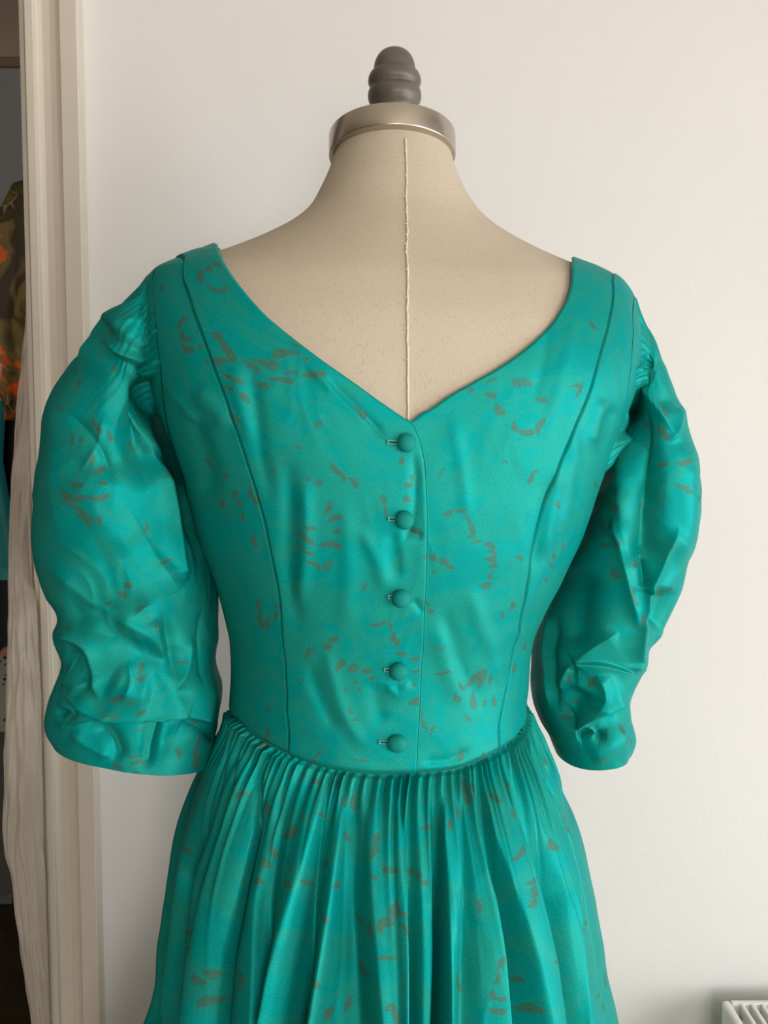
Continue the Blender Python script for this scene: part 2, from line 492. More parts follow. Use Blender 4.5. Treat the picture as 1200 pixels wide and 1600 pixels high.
# ------------------------------------------------------------------ torso surface S(theta, t)
# horizontal sections: z, half width, centre x, back depth, front depth, centre y, squareness
def zrow(py): return P(600, py, 0.0)[2]
FORM_ROT = math.radians(-10.5)      # back turned a little to the picture's right
TOR = np.array([
    # z          a      xc      bb     bf     yc     n
    (zrow(1600), 0.132, -0.004, 0.100, 0.100, 0.000, 2.2),
    (zrow(1350), 0.125, -0.004, 0.098, 0.090, 0.000, 2.2),
    (zrow(1200), 0.118, -0.004, 0.090, 0.085, 0.000, 2.2),
    (zrow(1105), 0.1130, -0.004, 0.085, 0.082, 0.000, 2.2),
    (zrow(1050), 0.1122, -0.003, 0.085, 0.084, 0.000, 2.2),
    (zrow(1000), 0.1138, -0.002, 0.087, 0.090, 0.000, 2.25),
    (zrow(960),  0.1195, 0.000, 0.090, 0.098, 0.000, 2.3),
    (zrow(900),  0.1310, 0.004, 0.095, 0.112, 0.000, 2.35),
    (zrow(830),  0.145, 0.006, 0.101, 0.124, 0.000, 2.4),
    (zrow(760),  0.155, 0.007, 0.105, 0.122, 0.001, 2.5),
    (zrow(690),  0.166, 0.007, 0.107, 0.108, 0.002, 2.7),
    (zrow(600),  0.181, 0.008, 0.106, 0.086, 0.003, 2.9),
    (zrow(520),  0.188, 0.008, 0.100, 0.066, 0.006, 2.7),
    (zrow(470),  0.188, 0.008, 0.092, 0.055, 0.010, 2.4),
    (zrow(440),  0.182, 0.008, 0.086, 0.050, 0.013, 2.2),
    (zrow(424),  0.171, 0.008, 0.082, 0.047, 0.015, 2.05),
    (zrow(406),  0.148, 0.008, 0.0775, 0.045, 0.017, 1.95),
    (zrow(385),  0.122, 0.008, 0.072, 0.044, 0.019, 1.9),
    (zrow(362),  0.098, 0.008, 0.066, 0.044, 0.021, 1.9),
    (zrow(340),  0.0795, 0.008, 0.060, 0.045, 0.022, 1.95),
    (zrow(318),  0.0672, 0.008, 0.055, 0.046, 0.023, 2.0),
    (zrow(281),  0.0560, 0.007, 0.0500, 0.047, 0.024, 2.0),
    (zrow(243),  0.0485, 0.007, 0.0455, 0.046, 0.027, 2.0),
    (zrow(205),  0.0440, 0.007, 0.0420, 0.0420, 0.031, 2.0),
])
_zf = np.linspace(TOR[0, 0], TOR[-1, 0], 1500)
_pf = [pchip(TOR[:, 0], TOR[:, k], _zf) for k in range(1, 7)]
_tf = np.r_[0, np.cumsum(np.hypot(np.diff(_pf[0]), np.diff(_zf)))]
TMAX = _tf[-1]
cR, sR = math.cos(-FORM_ROT), math.sin(-FORM_ROT)

def S(th, t, off=0.0):
    """th in radians (0 = centre back towards camera, - = picture left), t in metres up the profile"""
    th, t = np.broadcast_arrays(np.asarray(th, float), np.asarray(t, float))
    z = np.interp(t, _tf, _zf)
    a, xc, bb, bf, yc, n = [np.interp(t, _tf, p) for p in _pf]
    s, c = np.sin(th), np.cos(th)
    x = a * np.sign(s) * np.abs(s) ** (2 / n)
    y = -np.where(c > 0, bb, bf) * np.sign(c) * np.abs(c) ** (2 / n)
    # the blade-to-spine hollow of a back
    X = x * cR - y * sR + xc
    Y = x * sR + y * cR + yc
    p = np.stack([X, Y, z], -1)
    if np.any(np.asarray(off) != 0):
        p = p + Snorm(th, t) * np.asarray(off)[..., None]
    return p

def Snorm(th, t):
    e = 2e-3
    th = np.asarray(th, float) + 1e-4
    du = S(th + e, t) - S(th - e, t)
    dv = S(th, np.minimum(t + e, TMAX)) - S(th, np.maximum(t - e, 0))
    n = np.cross(du, dv)
    return n / (np.linalg.norm(n, axis=-1, keepdims=True) + 1e-12)

def t_of_z(z): return np.interp(z, _zf, _tf)

_gth = np.linspace(-1.9, 1.9, 500); _gt = np.linspace(0, TMAX, 700)
_GT, _GV = np.meshgrid(_gth, _gt)
_Gp = S(_GT, _GV, 0.004)
_gx, _gy = proj(_Gp)
_gn = Snorm(_GT, _GV); _face = ((CAM - _Gp) * _gn).sum(-1) > 0
_gx = np.where(_face, _gx, 1e6)
def pick(px, py):
    """surface coordinates (theta, t) of a photo pixel on the torso"""
    d = (_gx - px) ** 2 + (_gy - py) ** 2
    i, j = np.unravel_index(np.argmin(d), d.shape)
    th, t = _gth[j], _gt[i]
    for _ in range(4):
        e = 1e-3
        q = np.array([[th, t], [th + e, t], [th, t + e]])
        x, y = proj(S(q[:, 0], q[:, 1], 0.004))
        J = np.array([[x[1] - x[0], x[2] - x[0]], [y[1] - y[0], y[2] - y[0]]]) / e
        r = np.array([px - x[0], py - y[0]])
        try:
            st = np.linalg.solve(J, r)
        except Exception:
            break
        if abs(st[0]) > 0.03 or abs(st[1]) > 0.01: break
        th += st[0]; t += st[1]
    return th, t
def picks(pts): return np.array([pick(*p) for p in pts])

def resample(pts, n, smooth=True):
    pts = np.asarray(pts, float)
    # metric length in (theta*0.15, t)
    d = np.hypot(np.diff(pts[:, 0]) * 0.15, np.diff(pts[:, 1]))
    s = np.r_[0, np.cumsum(d + 1e-9)]
    q = np.linspace(0, s[-1], n)
    if smooth and len(pts) > 2:
        return np.stack([pchip(s, pts[:, k], q) for k in range(2)], -1)
    return np.stack([np.interp(q, s, pts[:, k]) for k in range(2)], -1)

# ------------------------------------------------------------------ folds drawn in photo pixels, applied along the cloth normal
def seg_dist(px, py, poly):
    poly = np.asarray(poly, float)
    best = np.full(px.shape, 1e9); sgn = np.zeros(px.shape); par = np.zeros(px.shape)
    L = np.r_[0, np.cumsum(np.hypot(*np.diff(poly, axis=0).T))]
    for k in range(len(poly) - 1):
        ax_, ay_ = poly[k]; bx_, by_ = poly[k + 1]
        ux, uy = bx_ - ax_, by_ - ay_; l2 = ux*ux + uy*uy
        tt = np.clip(((px - ax_) * ux + (py - ay_) * uy) / l2, 0, 1)
        dx, dy = px - (ax_ + tt*ux), py - (ay_ + tt*uy)
        d = np.hypot(dx, dy)
        m = d < best
        best = np.where(m, d, best)
        cr = ux * dy - uy * dx
        sgn = np.where(m, np.sign(cr), sgn)
        par = np.where(m, (L[k] + tt * math.sqrt(l2)) / L[-1], par)
    return best, sgn, par

def curve_px(poly, n=24):
    poly = np.asarray(poly, float)
    if len(poly) < 3: return poly
    return smooth_profile(poly, n)

def apply_folds(px, py, folds):
    """(kind, amp_mm, width_px, poly[, width2]) kinds: r ridge/valley (sign of amp), s step: raised on the right-hand side
    of the drawing direction (in the picture, y down) with a sharp lip along the line, b blob (centre, rx, ry, angle)"""
    h = np.zeros(px.shape)
    for f in folds:
        kind, amp, w, poly = f[:4]
        if kind == 'b':
            cx, cy, rx, ry, ang = poly
            c, s = math.cos(math.radians(ang)), math.sin(math.radians(ang))
            u = ((px - cx) * c + (py - cy) * s) / rx; v = (-(px - cx) * s + (py - cy) * c) / ry
            h += amp * 1e-3 * np.exp(-(u*u + v*v))
            continue
        poly = curve_px(poly)
        x0, y0 = poly.min(0) - 4 * w; x1, y1 = poly.max(0) + 4 * w
        m = (px > x0) & (px < x1) & (py > y0) & (py < y1)
        if not m.any(): continue
        d, sg, par = seg_dist(px[m], py[m], poly)
        e0, e1 = (f[4] if len(f) > 4 else (0.25, 0.25))
        env = sstep(0, max(e0, 1e-3), par) * sstep(0, max(e1, 1e-3), 1 - par)
        wl = w * (0.45 + 0.55 * env)
        if kind == 'r':          # soft crest
            e = 0.45 * wl
            prof = np.exp(-(np.sqrt(d * d + e * e) - e) / (0.62 * wl))
        elif kind == 'c':        # crisp crest
            e = 0.12 * wl
            prof = np.exp(-(np.sqrt(d * d + e * e) - e) / (0.75 * wl))
        elif kind == 'g':        # broad soft swell
            prof = np.exp(-(d / w) ** 2)
        else:                    # step with a lip
            sd = d * sg
            w2 = 2.2
            prof = np.where(sd > 0, np.exp(-sd / (1.2 * wl)), np.exp(-(sd / w2) ** 2))
        h[m] += amp * 1e-3 * env * prof
    return h

# ------------------------------------------------------------------ print: olive brush strokes
# px py length angle (0 = right, 90 = down) width
STROKE_TXT = '''
314 431 22 110 8; 325 420 16 -40 6; 339 413 14 150 7; 331 451 10 0 8; 342 453 14 -10 6; 352 449 7 0 5
341 525 14 140 6; 352 542 30 80 9; 347 564 20 150 7; 359 590 18 20 5; 356 605 10 0 5; 376 596 10 70 6; 382 619 14 90 8; 367 652 12 60 5
392 572 18 40 8; 410 568 24 20 9; 428 568 16 50 7; 447 552 30 160 11; 476 559 10 0 6; 462 539 12 10 5; 437 592 28 -10 7; 453 583 16 -20 6; 447 597 14 0 4; 411 604 12 -30 9; 490 584 28 -15 10
560 640 24 60 6; 570 648 12 100 5; 497 664 16 -50 5; 525 734 22 50 9; 535 745 14 60 7; 552 753 18 50 9; 498 755 12 -20 6; 480 748 8 0 4; 444 725 7 -40 4; 428 735 6 60 5; 466 700 8 0 4
512 794 20 -60 8; 522 811 24 -25 9; 483 825 20 0 6; 525 831 12 0 7; 475 840 32 30 10; 516 853 34 0 10; 475 857 30 35 6; 484 863 16 20 5; 487 878 20 30 6; 497 884 12 80 5; 509 884 14 100 8; 516 878 10 -60 6
367 772 14 70 9; 373 788 12 0 8; 380 806 12 90 7; 392 769 18 80 8; 400 781 12 60 9; 397 844 22 80 7; 352 744 14 -60 6; 322 725 18 60 6; 347 786 14 70 8; 287 500 14 -40 8; 281 507 12 90 8; 284 522 12 100 8; 290 530 16 0 8; 288 541 14 20 6; 292 545 20 10 9; 312 544 10 0 6; 324 564 10 60 5; 252 450 12 -60 5
628 719 14 100 8; 639 759 14 0 8; 636 780 14 0 10; 598 781 14 60 9; 603 797 16 80 6; 650 831 16 10 10; 645 747 10 70 6
767 594 12 -40 8; 767 616 16 20 9; 780 639 22 60 10; 736 609 14 100 6; 803 597 16 75 5; 811 596 16 75 5; 819 596 16 75 5; 827 598 14 75 5; 846 625 14 25 7; 906 609 20 100 6; 899 603 12 10 5; 805 666 18 70 8; 822 676 20 10 10; 844 666 24 -80 8
830 747 18 110 7; 836 737 10 -20 5; 689 739 22 -60 3; 789 722 7 0 5; 699 801 16 -15 8; 717 797 22 0 6; 731 809 18 60 6; 736 825 22 70 9; 736 838 12 0 6; 745 845 14 0 5; 764 852 18 10 9; 769 862 16 30 9; 767 873 18 0 9; 770 884 14 -10 9; 767 900 14 100 8; 758 916 18 -10 9
675 870 14 10 10; 692 876 16 20 10; 703 886 12 0 7; 678 894 6 0 5; 811 872 14 30 7; 861 884 10 60 7; 866 870 10 60 6; 853 906 8 0 5; 880 853 10 70 6; 870 787 14 70 7; 803 944 10 80 6; 926 505 20 55 4
569 918 16 -55 5; 405 943 20 80 7; 408 969 24 80 9; 418 972 18 100 8; 430 963 14 -60 6; 433 946 10 60 6; 521 999 16 -20 10; 511 1010 14 20 11; 481 1020 18 110 7; 487 1017 10 0 4; 473 1062 8 0 4
531 1040 20 -50 11; 551 1045 18 -20 12; 572 1048 16 -10 9; 581 1060 12 -10 7; 554 1067 6 0 5; 540 1078 6 0 5; 561 1077 6 0 5; 547 1111 12 60 6; 554 1126 14 0 5; 590 975 28 -10 6; 609 978 14 60 6; 615 995 18 90 10; 622 1004 14 120 7; 626 1023 20 5 6
649 1030 14 0 8; 649 1050 14 -5 6; 646 1068 10 0 5; 647 1097 20 -20 11; 564 1187 22 5 4; 496 1179 14 -40 5; 491 1187 12 80 7; 419 1108 8 0 7; 418 1142 16 80 6; 416 1156 16 70 6
683 1012 24 3 3; 690 1051 24 -15 5; 699 1050 10 0 4; 719 1071 16 60 7; 714 1091 16 50 9; 736 1065 28 -50 8; 744 1060 28 -60 7; 753 1060 30 -75 11; 765 1062 16 -80 6; 741 1094 26 85 10; 758 1099 12 100 6; 772 1094 16 85 8
663 1133 20 60 6; 675 1142 18 -70 5; 658 1116 12 80 5; 721 1181 16 100 9; 755 1179 10 100 5; 804 1043 14 100 7; 818 1008 12 80 6; 785 960 12 100 5; 800 946 12 90 5; 730 1122 16 50 4; 672 955 10 20 8; 668 943 10 60 6
149 665 16 40 8; 157 672 10 50 7; 172 680 16 60 8; 112 685 12 80 5; 127 687 8 -20 6; 145 721 18 -60 7; 155 736 20 -30 8; 124 756 20 5 6; 163 755 12 0 6; 117 773 36 10 9; 156 777 30 -10 8; 117 785 30 30 5; 123 792 36 25 6; 213 700 20 50 7; 179 577 10 0 5; 221 545 16 0 5; 184 525 16 0 5; 256 740 10 60 6; 95 639 10 0 4; 121 601 12 -60 5
131 804 14 30 6; 140 814 12 80 6; 158 811 16 110 6; 148 810 12 80 5; 227 825 20 -65 5; 199 913 14 -30 10; 191 928 14 20 9; 254 878 28 -25 4; 216 950 16 -40 8; 230 965 6 0 5; 243 979 12 70 6; 169 944 10 -20 5; 220 1047 20 -70 7; 219 1058 16 0 7; 183 1090 22 -20 8; 206 1094 10 0 6; 177 1115 26 0 5; 221 1110 18 -30 6; 73 924 14 80 4; 106 981 8 0 5; 103 1053 14 -70 6; 282 1036 20 -5 4
210 1182 18 -10 5; 216 1193 22 -5 8; 183 1197 14 25 8; 213 1211 10 20 6; 219 1142 12 0 4; 278 1175 16 60 8; 311 1160 14 -20 9; 306 1175 14 -10 7; 306 1189 16 0 10; 309 1130 10 0 6
1037 640 20 80 8; 1035 672 18 45 9; 1041 682 12 60 8; 1000 662 18 20 10; 1007 717 8 0 7; 1036 726 16 -15 7; 1060 722 18 -5 9; 1060 760 16 20 6; 1067 767 12 30 6; 965 770 12 -60 8; 955 790 14 80 8; 967 792 12 80 8; 1000 789 10 80 8; 932 757 12 60 7; 1080 777 12 80 6
938 808 12 80 7; 941 823 10 0 8; 957 823 10 -20 8; 961 840 12 80 6; 945 853 14 10 8; 964 852 12 -20 9; 961 896 18 50 9; 986 921 20 80 6; 990 937 16 60 6; 992 880 12 80 8; 1027 921 12 0 7; 1029 928 14 -10 6; 1049 921 10 0 6; 1040 936 16 -10 6; 1001 965 16 90 6; 926 1061 18 70 5; 920 1064 18 70 5; 891 1061 14 80 5; 968 1138 14 70 7; 975 1155 12 -60 6; 984 1160 12 -50 6; 938 1182 14 -20 4; 894 1100 10 60 10; 876 1123 10 90 9
347 1517 14 60 10; 337 1524 16 60 8; 343 1560 16 -30 12; 381 1520 24 50 9; 385 1531 14 120 6; 380 1543 14 -10 5; 419 1351 14 -20 12; 411 1377 12 -20 10; 458 1381 16 10 8; 428 1450 9 0 8; 306 1456 12 10 7; 322 1479 20 -30 8
607 1362 24 5 8; 600 1362 10 80 6; 583 1370 12 50 7; 618 1416 24 80 9; 611 1423 18 90 12; 599 1440 28 -20 13; 592 1444 16 80 10; 628 1429 14 20 8; 626 1446 14 30 6; 631 1453 10 80 6; 598 1491 22 -10 7; 611 1492 10 0 5; 607 1565 16 -30 10; 615 1574 26 80 10; 563 1513 24 80 8; 570 1520 14 0 8; 561 1437 20 50 8; 578 1448 22 85 6; 527 1383 14 -40 7; 513 1433 12 90 9; 503 1531 14 80 9; 514 1585 20 -70 10; 474 1590 16 0 10; 540 1578 20 -50 8; 544 1565 12 -40 6; 641 1360 14 30 10; 653 1368 12 90 8; 662 1380 14 0 9; 509 1349 12 -30 8; 481 1379 14 20 7
553 1252 24 100 10; 537 1254 18 90 9; 494 1224 16 0 8; 503 1275 12 0 6; 587 1317 24 -80 9; 583 1334 20 -60 10; 457 1302 26 -30 14; 542 1308 14 60 8; 663 1295 18 -10 7; 385 1245 16 -20 8; 420 1262 20 80 10; 430 1330 18 80 9; 345 1243 10 0 6; 300 1326 16 60 7
723 1231 28 70 9; 727 1248 20 60 10; 712 1272 18 80 9; 699 1291 16 90 9; 768 1250 24 40 8; 796 1274 14 60 10; 789 1229 8 0 6; 851 1322 20 60 10; 868 1283 14 -20 8; 873 1298 14 20 9; 801 1333 20 -50 9; 794 1343 16 -30 7; 842 1194 10 60 7; 736 1231 16 80 10
814 1379 18 -20 7; 817 1390 12 -40 6; 817 1398 14 -40 8; 814 1411 16 -40 9; 740 1414 22 70 7; 709 1528 16 70 10; 717 1539 20 60 9; 769 1502 22 -50 9; 764 1524 18 100 6; 758 1550 14 80 8; 767 1554 14 0 7; 763 1574 22 0 9; 823 1574 14 90 14; 886 1422 12 60 8; 897 1442 10 60 7; 891 1455 14 -10 7; 847 1500 12 0 7; 914 1554 18 -30 6; 925 1574 14 70 8; 927 1531 24 70 9; 813 1531 10 80 7
'''
STROKES = []
for _r in STROKE_TXT.replace('\n', ';').split(';'):
    _n = [float(v) for v in _r.split()]
    if len(_n) == 5:
        STROKES.append((*_n[:3], _n[3], _n[4], 0.16 * math.sin(_n[0] * 1.7 + _n[1])))

def stroke_mask(U, V, px, py, vis, strokes):
    """strokes are drawn at photo pixels but laid out flat on the cloth: U,V are cloth metres (2-D grids)"""
    out = np.zeros(U.shape)
    fx = np.where(vis, px, 1e6)
    nv, nu = U.shape
    for (sx, sy, ln, ang, wd, bend) in strokes:
        d = (fx - sx) ** 2 + (py - sy) ** 2
        k = np.argmin(d)
        i, j = divmod(int(k), nu)
        if d[i, j] > 50: continue
        i0, i1 = max(i - 3, 0), min(i + 3, nv - 1); j0, j1 = max(j - 3, 0), min(j + 3, nu - 1)
        A = np.array([[U[i, j1] - U[i, j0], V[i, j1] - V[i, j0]], [U[i1, j] - U[i0, j], V[i1, j] - V[i0, j]]])
        B = np.array([[px[i, j1] - px[i, j0], py[i, j1] - py[i, j0]], [px[i1, j] - px[i0, j], py[i1, j] - py[i0, j]]])
        try:
            J = np.linalg.solve(A, B).T              # d(px,py) = J d(U,V)
        except Exception:
            continue
        Uu, Ss, Vv = np.linalg.svd(J)
        Ss = np.clip(Ss, 1000, 2300)
        J = Uu @ np.diag(Ss) @ Vv
        rad = max(ln, 12) * 1.6 / Ss.min()
        m = (np.abs(U - U[i, j]) < rad) & (np.abs(V - V[i, j]) < rad)
        du, dv = U[m] - U[i, j], V[m] - V[i, j]
        qx = J[0, 0] * du + J[0, 1] * dv; qy = J[1, 0] * du + J[1, 1] * dv
        an = math.radians(ang)
        x = qx * math.cos(an) + qy * math.sin(an); y = -qx * math.sin(an) + qy * math.cos(an)
        hl = ln * 0.56
        s = np.clip(x / hl, -1, 1)
        y = y - bend * ln * (s * s - 0.4)
        r = wd * 0.70 * np.clip((1 - s) ** 0.5 * (1 + s) ** 0.9 * 0.74, 0, 1.2)
        q = np.maximum(np.abs(y) - r, np.abs(x) - hl)
        out[m] = np.maximum(out[m], 1 - sstep(-0.9, 1.1, q))
    return out

def grid_metric(G, closed=False):
    """cloth coordinates: U along rows (signed from the middle column), V down columns"""
    du = np.linalg.norm(np.diff(G, axis=1), axis=2)
    U = np.concatenate([np.zeros((G.shape[0], 1)), np.cumsum(du, 1)], 1)
    U = U - U[:, U.shape[1] // 2][:, None]
    dv = np.linalg.norm(np.diff(G, axis=0), axis=2)
    V = np.concatenate([np.zeros((1, G.shape[1])), np.cumsum(dv, 0)], 0)
    return U, V

def grid_normals(G, closed=False):
    if closed:
        du = np.roll(G, -1, 1) - np.roll(G, 1, 1)
    else:
        du = np.gradient(G, axis=1)
    dv = np.gradient(G, axis=0)
    n = np.cross(du, dv)
    return n / (np.linalg.norm(n, axis=-1, keepdims=True) + 1e-12)

SEED = [0]
def cloth(name, G, parent, folds=(), closed=False, out_sign=1.0, crumple=0.0, extra=None, strokes=(), edge=None, flipU=False, flipV=False, fade=None):
    """displace a smooth cloth grid by its folds, attach print and cloth coordinates, make the object"""
    SEED[0] += 11
    n = grid_normals(G, closed) * out_sign
    px, py = proj(G)
    h = apply_folds(px, py, folds)
    if fade is not None: h = h * fade
    U, V = grid_metric(G, closed)
    if crumple > 0:
        sd = SEED[0]
        x = G[..., 0] + 0.6 * G[..., 1]; y = G[..., 2] + 0.35 * G[..., 1]
        xr, yr = x * 0.86 + y * 0.5, -x * 0.5 + y * 0.86
        c1 = pnoise(xr * 17, yr * 12, sd); c2 = pnoise(x * 31 + 1.5 * c1, y * 24, sd + 1); c3 = pnoise(xr * 70, yr * 55, sd + 2)
        h = h + crumple * (1.0 * c1 + 0.9 * (0.35 - np.sqrt(c2 * c2 + 0.004)) + 0.12 * c3)
    if extra is not None: h = h + extra
    D = G + n * h[..., None]
    vis = ((CAM - G) * n).sum(-1) > 0
    pr = stroke_mask(U, V, px, py, vis, strokes).ravel()
    cl = np.stack([U + SEED[0] * 0.37, V, np.zeros_like(U)], -1).reshape(-1, 3)
    o = grid_obj(name, D, M_DRESS, parent, closed, {'print': pr, 'cloth': cl}, flip=(out_sign < 0))
    return o, D

# ================================================================== DRESS FORM
form = empty('dress_form', (0.0, 0.0, 0.0))
tag(form, 'linen covered dress form with nickel neck plate and dark turned wooden finial', 'dress form')
th = np.linspace(-math.pi, math.pi, 260, endpoint=False)
tt = np.linspace(0.0, TMAX, 240)
TH, TT = np.meshgrid(th, tt)
grid_obj('torso', S(TH, TT), M_LINEN, form, closed=True)
# centre-back seam: a fine raised, slightly wandering thread line
sp = picks([(635, 212), (637, 260), (636, 300), (637, 340), (636, 380), (638, 420), (638, 470), (638, 520), (639, 570), (639, 620), (640, 662), (640, 700)])
sp = resample(sp, 260)
wob = 0.00025 * vnoise(np.arange(260) * 0.22, np.zeros(260), 3)
pts = S(sp[:, 0], sp[:, 1], 0.0004) + np.stack([wob, 0 * wob, 0 * wob], -1)
tube('back_seam', pts, 0.00075, M_THREADC, form, n=8, taper=1 + 0.25 * vnoise(np.arange(260) * 0.9, np.zeros(260), 9))
# little stitches across the seam
sb = MB()
stn = S(sp[::9, 0], sp[::9, 1], 0.0012)
for i, q in enumerate(stn[1:-1]):
    dx = 0.0016 if i % 2 else -0.0016
    sb.box(q[0] + min(0, dx), q[0] + max(0, dx), q[1] - 0.0004, q[1] + 0.0006, q[2] - 0.0003, q[2] + 0.0003)
tag(sb.build('seam_stitches', M_THREADC, form), kind='stuff')

# neck plate: tilted (near edge higher), brushed nickel
R_PL = 0.0502
cpl = P(613, 247, 0.03)
tl = math.radians(13.5); rl = math.radians(-0.5)
RX = np.array([[1, 0, 0], [0, math.cos(-tl), -math.sin(-tl)], [0, math.sin(-tl), math.cos(-tl)]])
RY = np.array([[math.cos(rl), 0, math.sin(rl)], [0, 1, 0], [-math.sin(rl), 0, math.cos(rl)]])
TILT = RY @ RX
TH_PL = 0.0185
prof = [(0.0, 0.0), (R_PL - 0.004, 0.0), (R_PL - 0.0012, 0.0), (R_PL - 0.0003, 0.0004), (R_PL, 0.0012), (R_PL, TH_PL * 0.5), (R_PL, TH_PL - 0.0012), (R_PL - 0.0003, TH_PL - 0.0004), (R_PL - 0.0012, TH_PL), (0.02, TH_PL + 0.0005), (0.0, TH_PL + 0.0005)]
lathe('neck_plate', prof, M_NICKEL, form, cpl, TILT, n=160)
# finial: turned wood, three swellings (radius, height above plate)
base = cpl + TILT @ np.array([0, 0, TH_PL])
FR = 0.0212
fp = [(0.0155, -0.020), (0.0155, -0.008), (0.0158, -0.002), (0.0167, 0.002), (0.0192, 0.006), (FR * 0.99, 0.0105), (FR, 0.0138), (FR * 0.97, 0.0168), (FR * 0.905, 0.0188), (FR * 0.895, 0.0196), (FR * 0.925, 0.0206),
      (FR * 0.985, 0.0232), (FR * 0.99, 0.0258), (FR * 0.955, 0.0286), (FR * 0.885, 0.0312), (FR * 0.805, 0.0324), (FR * 0.79, 0.0331), (FR * 0.78, 0.0348), (FR * 0.745, 0.0392), (FR * 0.665, 0.0435), (FR * 0.53, 0.0472), (FR * 0.34, 0.0498), (FR * 0.14, 0.0510), (0.0002, 0.0512)]
axis_tilt = np.eye(3)
fo = base + np.array([0.002, 0, 0.0185])
lathe('finial', smooth_profile(fp, 130), M_FINIAL, form, fo, TILT * 0.35 + axis_tilt * 0.65, n=96)
# the stand hidden under the skirt
zs = TOR[0, 0]
lathe('pole', [(0.0001, 0.05), (0.016, 0.05), (0.016, zs + 0.02), (0.0001, zs + 0.02)], M_STEEL, form, (-0.004, 0.0, 0), n=24)
lathe('hip_plate', [(0.0001, zs - 0.004), (0.105, zs - 0.004), (0.105, zs + 0.004), (0.0001, zs + 0.004)], M_STEEL, form, (-0.004, 0.0, 0), n=48)
lathe('base', [(0.0001, 0.0), (0.17, 0.0), (0.172, 0.006), (0.165, 0.016), (0.05, 0.03), (0.022, 0.055), (0.0001, 0.055)], M_STEEL, form, (-0.004, 0.0, 0), n=64)

# ================================================================== DRESS
dress = empty('dress', (0.0, 0.0, 0.0))
tag(dress, 'teal puff-sleeved cotton dress with olive floral print and covered back buttons', 'dress')

DEG = math.pi / 180
# --- guide lines on the torso, from photo pixels
WAIST_PX = [(372, 1128), (400, 1153), (450, 1180), (520, 1203), (590, 1211), (650, 1210), (700, 1205), (760, 1185), (800, 1160), (818, 1138)]
wp = picks(WAIST_PX)
tw_side = float(t_of_z(zrow(1106)))
_wth = np.r_[-180 * DEG, -150 * DEG, -112 * DEG, -92 * DEG, wp[:, 0], 92 * DEG, 112 * DEG, 150 * DEG, 180 * DEG]
tw_f = wp[:, 1].min()
_wt = np.r_[tw_f + 0.01, tw_f + 0.012, tw_side, tw_side, wp[:, 1], tw_side, tw_side, tw_f + 0.012, tw_f + 0.01]
_o = np.argsort(_wth); _wth = _wth[_o]; _wt = _wt[_o]
def t_waist(th): return pchip(_wth, _wt, th)

def crest(px, th):
    """t on the shoulder line at this theta whose picture x is px"""
    t = np.linspace(float(t_of_z(zrow(560))), float(t_of_z(zrow(300))), 900)
    x, y = proj(S(np.full(900, th), t, 0.004))
    return t[np.argmin(np.abs(x - px))]
def over(th_px):
    return np.array([(d * DEG, crest(px, d * DEG)) for d, px in th_px])
CL, CRr = -90 * DEG, 90 * DEG
cl = lambda px: (CL, crest(px, CL))
cr = lambda px: (CRr, crest(px, CRr))

PRIN_L = picks([(292, 452), (300, 476), (316, 520), (332, 565), (360, 640), (383, 710), (402, 770), (418, 830), (430, 890), (439, 950), (445, 1020), (449, 1100), (452, 1150)])
PRIN_R = picks([(955, 482), (951, 502), (940, 545), (926, 595), (905, 650), (882, 705), (862, 755), (847, 800), (834, 855), (826, 900), (815, 955), (805, 1000), (795, 1050), (786, 1100), (779, 1145)])
NECK_L = picks([(345, 399), (352, 414), (365, 434), (385, 460), (412, 490), (452, 524), (500, 561), (550, 596), (600, 632), (628, 651), (644, 662)])
NECK_R = picks([(893, 432), (892, 445), (887, 463), (872, 492), (850, 519), (820, 546), (780, 574), (740, 597), (700, 620), (665, 643), (648, 655), (634, 664)])
PLACK = picks([(644, 662), (653, 680), (660, 702), (665, 735), (667, 780), (667.5, 830), (667, 880), (664, 950), (660, 1030), (656.5, 1100), (653, 1160), (651.5, 1207)])[::-1]
UNDER = picks([(634, 664), (634, 720), (636, 800), (636, 900), (632, 1000), (628, 1100), (624, 1208)])[::-1]
ARM_L = picks([(241, 462), (243, 490), (246, 530), (251, 570), (255, 610), (260, 650), (272, 700), (288, 745)])
ARM_R = picks([(988, 520), (986, 555), (982, 590), (978, 620), (972, 655), (960, 700), (945, 740)])

def with_waist(pts):      # start the line exactly on the waist seam
    p0 = pts[0]
    return np.vstack([[p0[0], float(t_waist(p0[0]))], pts]) if abs(p0[1] - t_waist(p0[0])) > 0.003 else np.vstack([[p0[0], float(t_waist(p0[0]))], pts[1:]])

tip_l, tip_r = cl(246), cr(984)
pl_top, pr_top = cl(273), cr(958)
in_l, in_r = cl(337), cr(894)
OV_PL = over([(-63, 288), (-72, 282), (-81, 277)])
OV_PR = over([(56, 956), (68, 957), (80, 958)])
OV_NL = over([(-58, 342), (-68, 340), (-79, 338)])[::-1]
OV_NR = over([(45, 893.5), (60, 893.5), (75, 894)])[::-1]
prinL = with_waist(np.vstack([PRIN_L[::-1], OV_PL, [pl_top]]))
prinR = with_waist(np.vstack([PRIN_R[::-1], OV_PR, [pr_top]]))
plack = with_waist(PLACK)
under = with_waist(UNDER)
OVA_L = over([(-74, 240), (-82, 243)]); OVA_R = over([(66, 989), (78, 987)])
ua_t = float(t_of_z(zrow(765)))
sideL = np.vstack([[CL, float(t_waist(CL))], [CL, tw_side + 0.07], [CL, ua_t - 0.02], [-88 * DEG, ua_t], ARM_L[::-1], OVA_L, [tip_l]])
sideR = np.vstack([[CRr, float(t_waist(CRr))], [CRr, tw_side + 0.07], [CRr, ua_t - 0.02], [88 * DEG, ua_t], ARM_R[::-1], OVA_R, [tip_r]])
neckL = np.vstack([[in_l], OV_NL, NECK_L])
